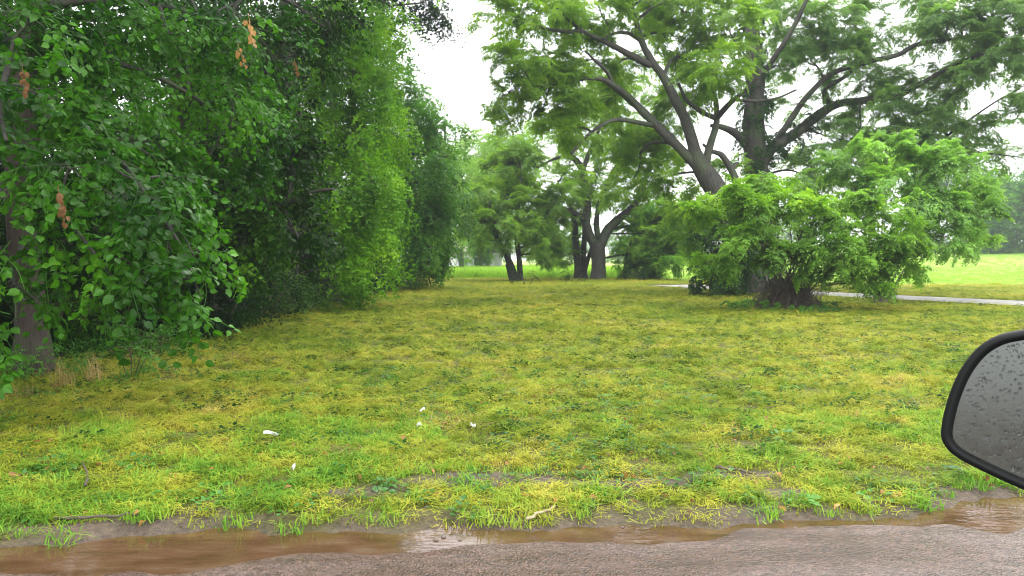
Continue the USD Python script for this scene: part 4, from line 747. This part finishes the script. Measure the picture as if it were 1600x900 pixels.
part(sh, 'roof', (np.array([[-.75, -.85, 2.1], [.75, -.85, 2.1], [.75, .85, 2.35], [-.75, .85, 2.35], [-.75, -.85, 2.18], [.75, -.85, 2.18], [.75, .85, 2.43], [-.75, .85, 2.43]]) + sb, np.array([[0, 3, 2], [0, 2, 1], [4, 5, 6], [4, 6, 7], [0, 1, 5], [0, 5, 4], [1, 2, 6], [1, 6, 5], [2, 3, 7], [2, 7, 6], [3, 0, 4], [3, 4, 7]])), M['shingle'], sb)

# ================================================================ grass
def blade(r, L, w, tilt, az, lay=0.0, base=(0, 0, 0)):
    d = np.array([math.cos(az) * math.sin(tilt), math.sin(az) * math.sin(tilt), math.cos(tilt)]); s = np.array([-math.sin(az), math.cos(az), 0]) * w / 2
    b = np.asarray(base, float); m = b + d * L * .55; e_ = b + d * L * .9 + np.array([math.cos(az), math.sin(az), -.4]) * L * .18
    return np.array([b - s, b + s, m + s * .8, m - s * .8, e_]), np.array([[0, 1, 2], [0, 2, 3], [3, 2, 4]])
def tuft(r, n, rad, hl, w, tilt, lying=0., lyl=(.08, .2)):
    ms = []
    for k in range(n):
        a = r.uniform(0, 2 * np.pi); q = rad * math.sqrt(r.random()); b = (q * math.cos(a), q * math.sin(a), -.01)
        if r.random() < lying: ms.append(blade(r, r.uniform(*lyl), w * r.uniform(.6, 1.1), r.uniform(1.25, 1.6), r.uniform(0, 6.3), base=(b[0], b[1], r.uniform(.005, .05))))
        else: ms.append(blade(r, r.uniform(*hl), w * r.uniform(.7, 1.3), abs(r.normal(0, tilt)), r.uniform(0, 6.3), base=b))
    return join(ms)
rg = np.random.default_rng(71)
T_mid = [tuft(rg, 24, .075, (.025, .06), .0085, .75, .5, (.04, .11)) for _ in range(5)]
T_mown = [tuft(rg, 20, .055, (.02, .055), .0058, .7, .42, (.03, .09)) for _ in range(5)]
T_far = [tuft(rg, 40, .26, (.04, .10), .014, .8, .55, (.12, .3)) for _ in range(4)]
T_clump = [tuft(rg, 44, .065, (.02, .06), .0075, .9, .65, (.04, .11)) for _ in range(4)]
T_lush = [tuft(rg, 46, .10, (.04, .11), .0085, .6, .12) for _ in range(5)]
T_tall = [tuft(rg, 46, .35, (.35, .75), .02, .35) for _ in range(4)]
def weed_proto(r, n=16, size=.05, rad=.09, h=.06):
    ms = []
    for k in range(n):
        a = r.uniform(0, 6.3); q = rad * math.sqrt(r.random()); ms.append(put(LEAF, np.array([q * math.cos(a), q * math.sin(a), r.uniform(.01, h)]), frame(np.array([math.cos(a), math.sin(a), r.uniform(-.2, .5)]), unit([r.normal(0, .3), r.normal(0, .3), 1])), size * r.uniform(.6, 1.2)))
    return join(ms)
T_weed = [weed_proto(rg) for _ in range(3)]
def lay(n, x0, x1, y0, y1, keepf):
    x = rg.uniform(x0, x1, n); y = rg.uniform(y0, y1, n); k = rg.random(n) < keepf(x, y); return x[k], y[k]
def spread(path, protos, mat, x, y, sc, dz=0., tilt=.12, idx=None):
    n = len(x); pos = np.stack([x, y, ground_z(x, y) + dz], 1)
    q = (R.from_euler('z', rg.uniform(0, 2 * np.pi, n)) * R.from_euler('xy', rg.normal(0, tilt, (n, 2)))).as_quat()
    return scatter(path, protos, mat, pos, q, rg.uniform(*sc, n), rg.integers(0, len(protos), n) if idx is None else idx)
def inview(x, y, m=1.5): return np.abs(x) < y * .72 + m
def lawn_keep(x, y):
    e = y - edge_y(x)
    k = (ground_z(x, y) > .006) * inview(x, y) * (x > woods_x(y) - .8) * sstep(e + .7 * (n2(x, y, 2.2, 66) - .5), .0, .36)
    k = k * (1 - .93 * sstep(bare_mud(x, y), .2, .5))
    return k * (drive_dist(x, y) > 1.35) * (.12 + .88 * sstep(n2(x * .6, y, 9.0, 88, 2), .38, .52))
x1_, y1_ = lay(66000, -9, 10, 3.6, 10.5, lambda x, y: lawn_keep(x, y) * (1 - .5 * sstep(y, 8, 10.5)))
x2_, y2_ = lay(60000, -17, 19, 10, 22, lambda x, y: lawn_keep(x, y))
px_i = spread('/World/mown_grass', T_mown + T_mid, M['mown'], np.concatenate([x1_, x2_]), np.concatenate([y1_, y2_]), (.75, 1.3), idx=np.concatenate([rg.integers(0, 5, len(x1_)), rg.integers(5, 10, len(x2_))]))
tag(px_i, 'freshly mown yellow-green grass with lying clippings across the lawn', 'grass')
xc_, yc_ = lay(52000, -17, 19, 5, 34, lambda x, y: lawn_keep(x, y) * (n2(x * .45, y, 4.0, 99, 2) > .53) * sstep(y, 5, 8))
tag(spread('/World/grass_clippings', T_clump, M['clip'], xc_, yc_, (.6, 1.35), dz=.03, tilt=.35), 'small heaped clumps of cut grass clippings dotting the lawn', 'grass')
x3_, y3_ = lay(22000, -10, 36, 18, 52, lambda x, y: inview(x, y) * (x > woods_x(y) - 1) * (drive_dist(x, y) > 1.4) * (y + np.clip(x - 6, 0, 12) < 50 + 3 * (n2(x, y, .5, 8) - .5)) * (.35 + .65 * sstep(y, 18, 23)))
tag(spread('/World/mown_grass_far', T_far, M['mown'], x3_, y3_, (.7, 1.2)), 'short mown grass of the further lawn up to the trees', 'grass')
def lush_keep(x, y):
    e = y - edge_y(x); band = sstep(e, .0, .16) * (1 - sstep(e, 1.8, 3.4)) + .10 * (1 - sstep(e, 4, 9))
    return inview(x, y) * np.clip(band * (.25 + 1.2 * sstep(x, 1.0, 4.0) * sstep(e, .8, 1.2) + .9 * sstep(n2(x, y, 1.8, 19), .5, .62)), 0, 1) * (x > -5.5) * (1 - .9 * sstep(bare_mud(x, y), .2, .5))
x4_, y4_ = lay(17000, -7, 9, 3.6, 13, lambda x, y: (ground_z(x, y) > .006) * lush_keep(x, y) * (n2(x, y, 1.1, 23) > .44))
tag(spread('/World/verge_grass', T_lush, M['lush'], x4_, y4_, (.6, 1.15)), 'lush bright green grass tufts along the muddy road edge', 'grass')
x5_, y5_ = lay(2900, -7, 9, 3.9, 14, lambda x, y: inview(x, y) * sstep(y - edge_y(x), .1, .4) * (1 - .8 * sstep(y, 6.5, 12)) * (n2(x, y, 1.3, 29) > .5))
tag(spread('/World/clover', T_weed, M['weed'], x5_, y5_, (.5, 1.0)), 'low broad-leaved weeds scattered through the verge grass', 'weeds')
xd_, yd_ = lay(9000, -14, 16, 5.5, 24, lambda x, y: lawn_keep(x, y) * (n2(x, y, 1.7, 37) > .45))
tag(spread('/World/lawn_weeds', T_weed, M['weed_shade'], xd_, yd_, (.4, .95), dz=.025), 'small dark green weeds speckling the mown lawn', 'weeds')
x6_, y6_ = lay(12000, -16, 22, 46, 95, lambda x, y: (y + np.clip(x - 6, 0, 12) * 2.2 > 49 + 3 * (n2(x, y, .5, 8) - .5)) * (x < 9) * (x > -12 + .03 * (y - 46)))
tag(spread('/World/tall_grass', T_tall, M['field'], x6_, y6_, (.8, 1.3)), 'bright green tall grass beyond the mown lawn, before the house', 'grass')
x7_, y7_ = lay(20000, 4, 75, 24, 105, lambda x, y: inview(x, y, 3) * (y + np.clip(x - 6, 0, 12) > 50) * (drive_dist(x, y) > 1.6) * (x > 8.5))
tag(spread('/World/field_grass', T_far, M['field'], x7_, y7_, (.9, 1.6)), 'short pale green pasture grass on the rising field at right', 'grass')
# ground cover in the shade of the woods
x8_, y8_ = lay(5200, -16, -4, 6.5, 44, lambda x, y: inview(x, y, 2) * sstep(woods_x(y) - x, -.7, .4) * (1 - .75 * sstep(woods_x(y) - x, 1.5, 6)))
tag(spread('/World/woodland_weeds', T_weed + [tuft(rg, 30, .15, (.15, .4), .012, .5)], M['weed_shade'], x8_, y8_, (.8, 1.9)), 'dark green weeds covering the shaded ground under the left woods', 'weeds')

x9_, y9_ = lay(750, -6, 8, 3.8, 10, lambda x, y: inview(x, y) * (ground_z(x, y) > .01) * (1 - .8 * sstep(y - edge_y(x), .8, 3.5)))
tag(spread('/World/fallen_leaves', [LEAF, (LEAF[0] * [1, .7, 3], LEAF[1])], M['leaf_dead'], x9_, y9_, (.025, .055), dz=.045, tilt=.5), 'scattered small brown fallen leaves along the verge', 'leaves')
# individual dry tufts and weeds at the left
def tuft_thing(name, label, cat, px, py, proto, mat, s=1.0, group=None):
    c = GP(px, py); t_ = thing(name, label, cat, c, group)
    part(t_, 'blades', (proto[0] * s + c, proto[1]), M[mat], c)
tuft_thing('dry_grass_clump', 'tall straw-coloured grass clump before the nearest trunk, left one', 'dry grass', 100, 612, tuft(rg, 70, .14, (.25, .6), .006, .35), 'straw', .9)
tuft_thing('dry_grass_clump', 'narrow straw-coloured grass clump before the nearest trunk, right one', 'dry grass', 148, 600, tuft(rg, 50, .10, (.25, .55), .006, .3), 'straw', .95)
tuft_thing('dry_grass_clump', 'low browned grass clump at the left picture edge', 'dry grass', 35, 622, tuft(rg, 60, .25, (.15, .3), .006, .6), 'straw', .9)
tuft_thing('straw_heap', 'raked heap of orange-brown straw in the middle of the near lawn', 'straw', 705, 668, tuft(rg, 130, .30, (.03, .06), .005, .9, .9, (.12, .32)), 'straw', 1.0)
tuft_thing('straw_heap', 'brown straw heap on the grass just left of the mirror', 'straw', 1445, 637, tuft(rg, 110, .28, (.03, .06), .005, .9, .85, (.12, .3)), 'straw', 1.0)
tuft_thing('straw_heap', 'thin scatter of orange straw left of centre on the verge', 'straw', 545, 708, tuft(rg, 70, .25, (.03, .05), .005, .9, .95, (.12, .3)), 'straw', .9)
for (a, b, lab) in [(205, 590, 'leafy green weed beside the narrow straw clump'), (235, 560, 'leafy green weed under the hanging branches, nearest the lawn'), (60, 590, 'leafy weed at the foot of the nearest trunk'), (470, 482, 'bright little weed at the shaded wood edge')]:
    c = GP(a, b); r_ = np.random.default_rng(a); s = [(smooth_path([c + [dx * .3, 0, -.02], c + [dx, .02, .3]], 6), np.linspace(.008, .004, 6)) for dx in (-.15, 0, .12, .2)]
    plant('weed', lab, 'weed', s, [(c + [0, 0, .28], (.35, .25, .22), 22)], 'small', 'weed', 'twig', 700 + a, trunk_n=0, scale=(.4, .7), small_name='stem')

# ================================================================ damp summer air
usdkit.material(stage, LOOK + 'haze', {'v': ('principled_volume', {'color': (0.90, 0.95, 1.0), 'density': 0.0004, 'anisotropy': 0.3})}, [], volume='v.volume')
top_mesh('haze', box((80, 280, 21), (780, 780, 46)), LOOK + 'haze', 'thin damp haze paling the far trees and field', 'haze', kind='stuff')

# ================================================================ sticks, litter, stones
def stick(label, pts, r0, mat, h=.03):
    q = [GP(a, b) + [0, 0, h] for a, b in pts]
    top_mesh('stick', tube(smooth_path(q, 10) + rg.normal(0, .004, (10, 3)), np.linspace(r0, r0 * .5, 10), 6), M[mat], label, 'stick', smooth=True)
stick('pale dry stalk poking from the verge over the wet road', [(822, 822), (845, 812), (868, 802)], .010, 'dry_stick', .04)
stick('short dark stick lying on bare mud right of centre', [(1118, 737), (1150, 740), (1182, 748)], .014, 'twig')
stick('long thin black stick along the left verge above the road', [(85, 818), (140, 817), (215, 812)], .012, 'twig')
stick('small dark curved stem standing in the left verge grass', [(135, 775), (136, 752), (128, 735)], .009, 'twig', .06)
dst = GP(418, 480); top_mesh('stick', tube(smooth_path([dst, dst + [.12, 0, .35], dst + [.25, 0, .75]], 8), np.linspace(.028, .015, 8), 6), M['dry_stick'], 'pale dead stick leaning up at the shaded wood edge', 'stick', smooth=True)
lg = GP(515, 474); top_mesh('log', tube(smooth_path([lg + [-.45, 0, .06], lg + [0, .05, .10], lg + [.5, .15, .07]], 10), np.linspace(.09, .06, 10), 10, .2), M['bark_dark'], 'short dark rotting log at the edge of the left woods', 'log', smooth=True)
def scrap(label, px, py, L, W, rot, name='litter', mat='paper', cat='litter'):
    c = GP(px, py) + [0, 0, .055]; nx, ny = 8, 5; u, v_ = np.meshgrid(np.linspace(-.5, .5, nx), np.linspace(-.5, .5, ny))
    q = np.stack([u * L, v_ * W * (1 - .5 * np.abs(u)), .012 * np.sin(5 * u + px) + .01 * np.cos(7 * v_)], -1).reshape(-1, 3); q = q @ R.from_euler('xz', [.35, rot]).as_matrix().T + c
    i_ = (np.arange(ny - 1)[:, None] * nx + np.arange(nx - 1)[None]).ravel(); f_ = np.vstack([np.stack([i_, i_ + 1, i_ + nx + 1], 1), np.stack([i_, i_ + nx + 1, i_ + nx], 1)])
    q2 = q + [0, 0, -.004]; n_ = len(q); rim = []
    edge = list(range(nx)) + [nx * (k + 1) - 1 for k in range(1, ny)] + list(range(nx * ny - 2, nx * (ny - 1) - 1, -1)) + [nx * k for k in range(ny - 2, 0, -1)]
    for a_, b_ in zip(edge, edge[1:] + edge[:1]): rim += [[a_, a_ + n_, b_ + n_], [a_, b_ + n_, b_]]
    top_mesh(name, (np.vstack([q, q2]), np.vstack([f_, f_[:, ::-1] + n_, np.array(rim)])), M[mat], label, cat)
scrap('long white scrap of litter on the left of the near lawn', 424, 686, .12, .026, .25)
scrap('small white scrap at the middle of the lawn, uppermost of the litter', 660, 648, .05, .02, .0)
scrap('pale crumpled scrap just below the uppermost white scrap', 655, 672, .045, .025, .6)
scrap('round whitish scrap right of the straw heap', 739, 673, .045, .035, .3)
scrap('pale upright scrap low on the verge, left of centre', 458, 741, .035, .025, 1.4)
scrap('reddish dead leaf on the verge near the left picture edge', 29, 753, .10, .05, .4, 'dead_leaf', 'leaf_dead', 'leaf')
rp = np.random.default_rng(81)
for k in range(9):
    px_s = rp.uniform(20, 1580); xx = (px_s - 800) / FPX * 4.2; yy = float(edge_y(xx)) + rp.uniform(-.25, .35); s = rp.uniform(.006, .012)
    m = trimesh.creation.icosphere(1, 1.0); m.vertices *= s * np.array([1.3, 1, .65]); m.vertices += s * .35 * (meshkit.noise(m.vertices / s * 1.7 + k, k)[:, None] - .5) * m.vertices / s
    zz = max(float(ground_z(xx, yy)), 0.0) + s * .3; m.apply_translation((xx, yy, zz))
    top_mesh('stone', m, M['stone'], 'small wet stone on the muddy edge of the road', 'stone', 'stones along the road edge', smooth=True)

# ================================================================ the car's wing mirror
mc = P(1655, 650, .74); nrm = unit([-.62, -.78, .06]); ux = unit(np.cross(nrm, Z)) * -1; uy = unit(np.cross(nrm, ux)); uy = uy if uy[2] > 0 else -uy
out_px = [(1600, 514), (1560, 523), (1528, 542), (1503, 572), (1486, 606), (1474, 645), (1469, 678), (1475, 697), (1492, 714), (1530, 735), (1600, 767), (1660, 786), (1730, 793), (1790, 775), (1822, 725), (1830, 650), (1815, 575), (1775, 528), (1710, 508), (1650, 506)]
def plane_pt(px, py):
    r_ = ray(px, py); t_ = ((mc - CAM) @ nrm) / (r_ @ nrm); q = CAM + r_ * t_ - mc; return np.array([q @ ux, q @ uy])
pl = np.array([plane_pt(*p_) for p_ in out_px]); pl = smooth_path(np.vstack([np.c_[pl, 0 * pl[:, :1]], [[*pl[0], 0]]]), 121)[:-1, :2]
poly = Polygon(pl); cen = np.array(poly.centroid.coords[0])
from shapely.geometry import LineString
def ring(off, n=120):
    pg = poly.buffer(off, join_style=1); o = []
    for a in np.linspace(0, 2 * np.pi, n, endpoint=False):
        ln = LineString([cen, cen + 1.0 * np.array([math.cos(a), math.sin(a)])]).intersection(pg.exterior)
        o.append(np.array(ln.coords[0]) if ln.geom_type == 'Point' else np.array(ln.geoms[0].coords[0]))
    return np.array(o)
def to3(p2, depth): return mc + p2[:, :1] * ux + p2[:, 1:] * uy + nrm * np.reshape(depth, (-1, 1))
prof = [(-.0112, -.006), (-.0104, -.001), (-.0080, .003), (-.005, .0035), (-.0015, .001), (0, -.004), (0, -.015), (-.004, -.035), (-.014, -.055), (-.028, -.07), (-.045, -.08)]
rings = [to3(ring(o_), np.full(120, d_)) for o_, d_ in prof]
V_ = np.vstack(rings); n_ = 120; F_ = []
for k in range(len(prof) - 1):
    a_ = k * n_ + np.arange(n_); b_ = k * n_ + (np.arange(n_) + 1) % n_; F_ += [np.stack([a_, a_ + n_, b_ + n_], 1), np.stack([a_, b_ + n_, b_], 1)]
V_ = np.vstack([V_, to3(cen[None], np.array([-.083]))]); a_ = (len(prof) - 1) * n_ + np.arange(n_); b_ = (len(prof) - 1) * n_ + (np.arange(n_) + 1) % n_
F_.append(np.stack([a_, 0 * a_ + len(V_) - 1, b_], 1)); F_ = np.vstack(F_)
wm = thing('wing_mirror', 'black car wing mirror with rain-spotted grey glass at the right picture edge', 'wing mirror', mc)
part(wm, 'housing', (V_, F_), M['black_plastic'], mc, smooth=True)
gr = ring(-.0110); gv_ = np.vstack([to3(gr, np.full(120, -.005)), to3(cen[None], np.array([-.004]))]); a_ = np.arange(n_); b_ = (a_ + 1) % n_
gl = part(wm, 'mirror_glass', (gv_, np.stack([a_, b_, 0 * a_ + n_], 1)), M['mirror'], mc, smooth=True)
ro = np.random.default_rng(91); drops = []; inner = poly.buffer(-.014); cap = trimesh.creation.icosphere(2, 1.0)
bx0, by0, bx1, by1 = inner.bounds
from shapely.geometry import Point
while len(drops) < 950:
    q = np.array([ro.uniform(bx0, bx1), ro.uniform(by0, by1)])
    if not inner.contains(Point(q)): continue
    s = ro.choice([.0007, .0010, .0014, .0019], p=[.42, .33, .19, .06]); el = ro.uniform(1, 1.9); an = ro.normal(1.2, .5)
    v_ = cap.vertices * [s * el, s, s * .8]; ca, sa = math.cos(an), math.sin(an); v2 = np.stack([v_[:, 0] * ca - v_[:, 1] * sa, v_[:, 0] * sa + v_[:, 1] * ca], 1) + q
    drops.append((to3(v2, v_[:, 2] - .0048), np.asarray(cap.faces)))
part(gl, 'raindrops', join(drops), M['water_drop'], mc, smooth=True, kind='stuff')
arm = to3(np.array([cen + [.02, -.02], cen + [.07, -.075], cen + [.13, -.11], cen + [.2, -.13]]), np.array([-.05, -.05, -.045, -.03]))
part(wm, 'arm', tube(smooth_path(arm, 14), np.linspace(.028, .022, 14), 12), M['black_plastic'], mc, smooth=True)
print('instances built')
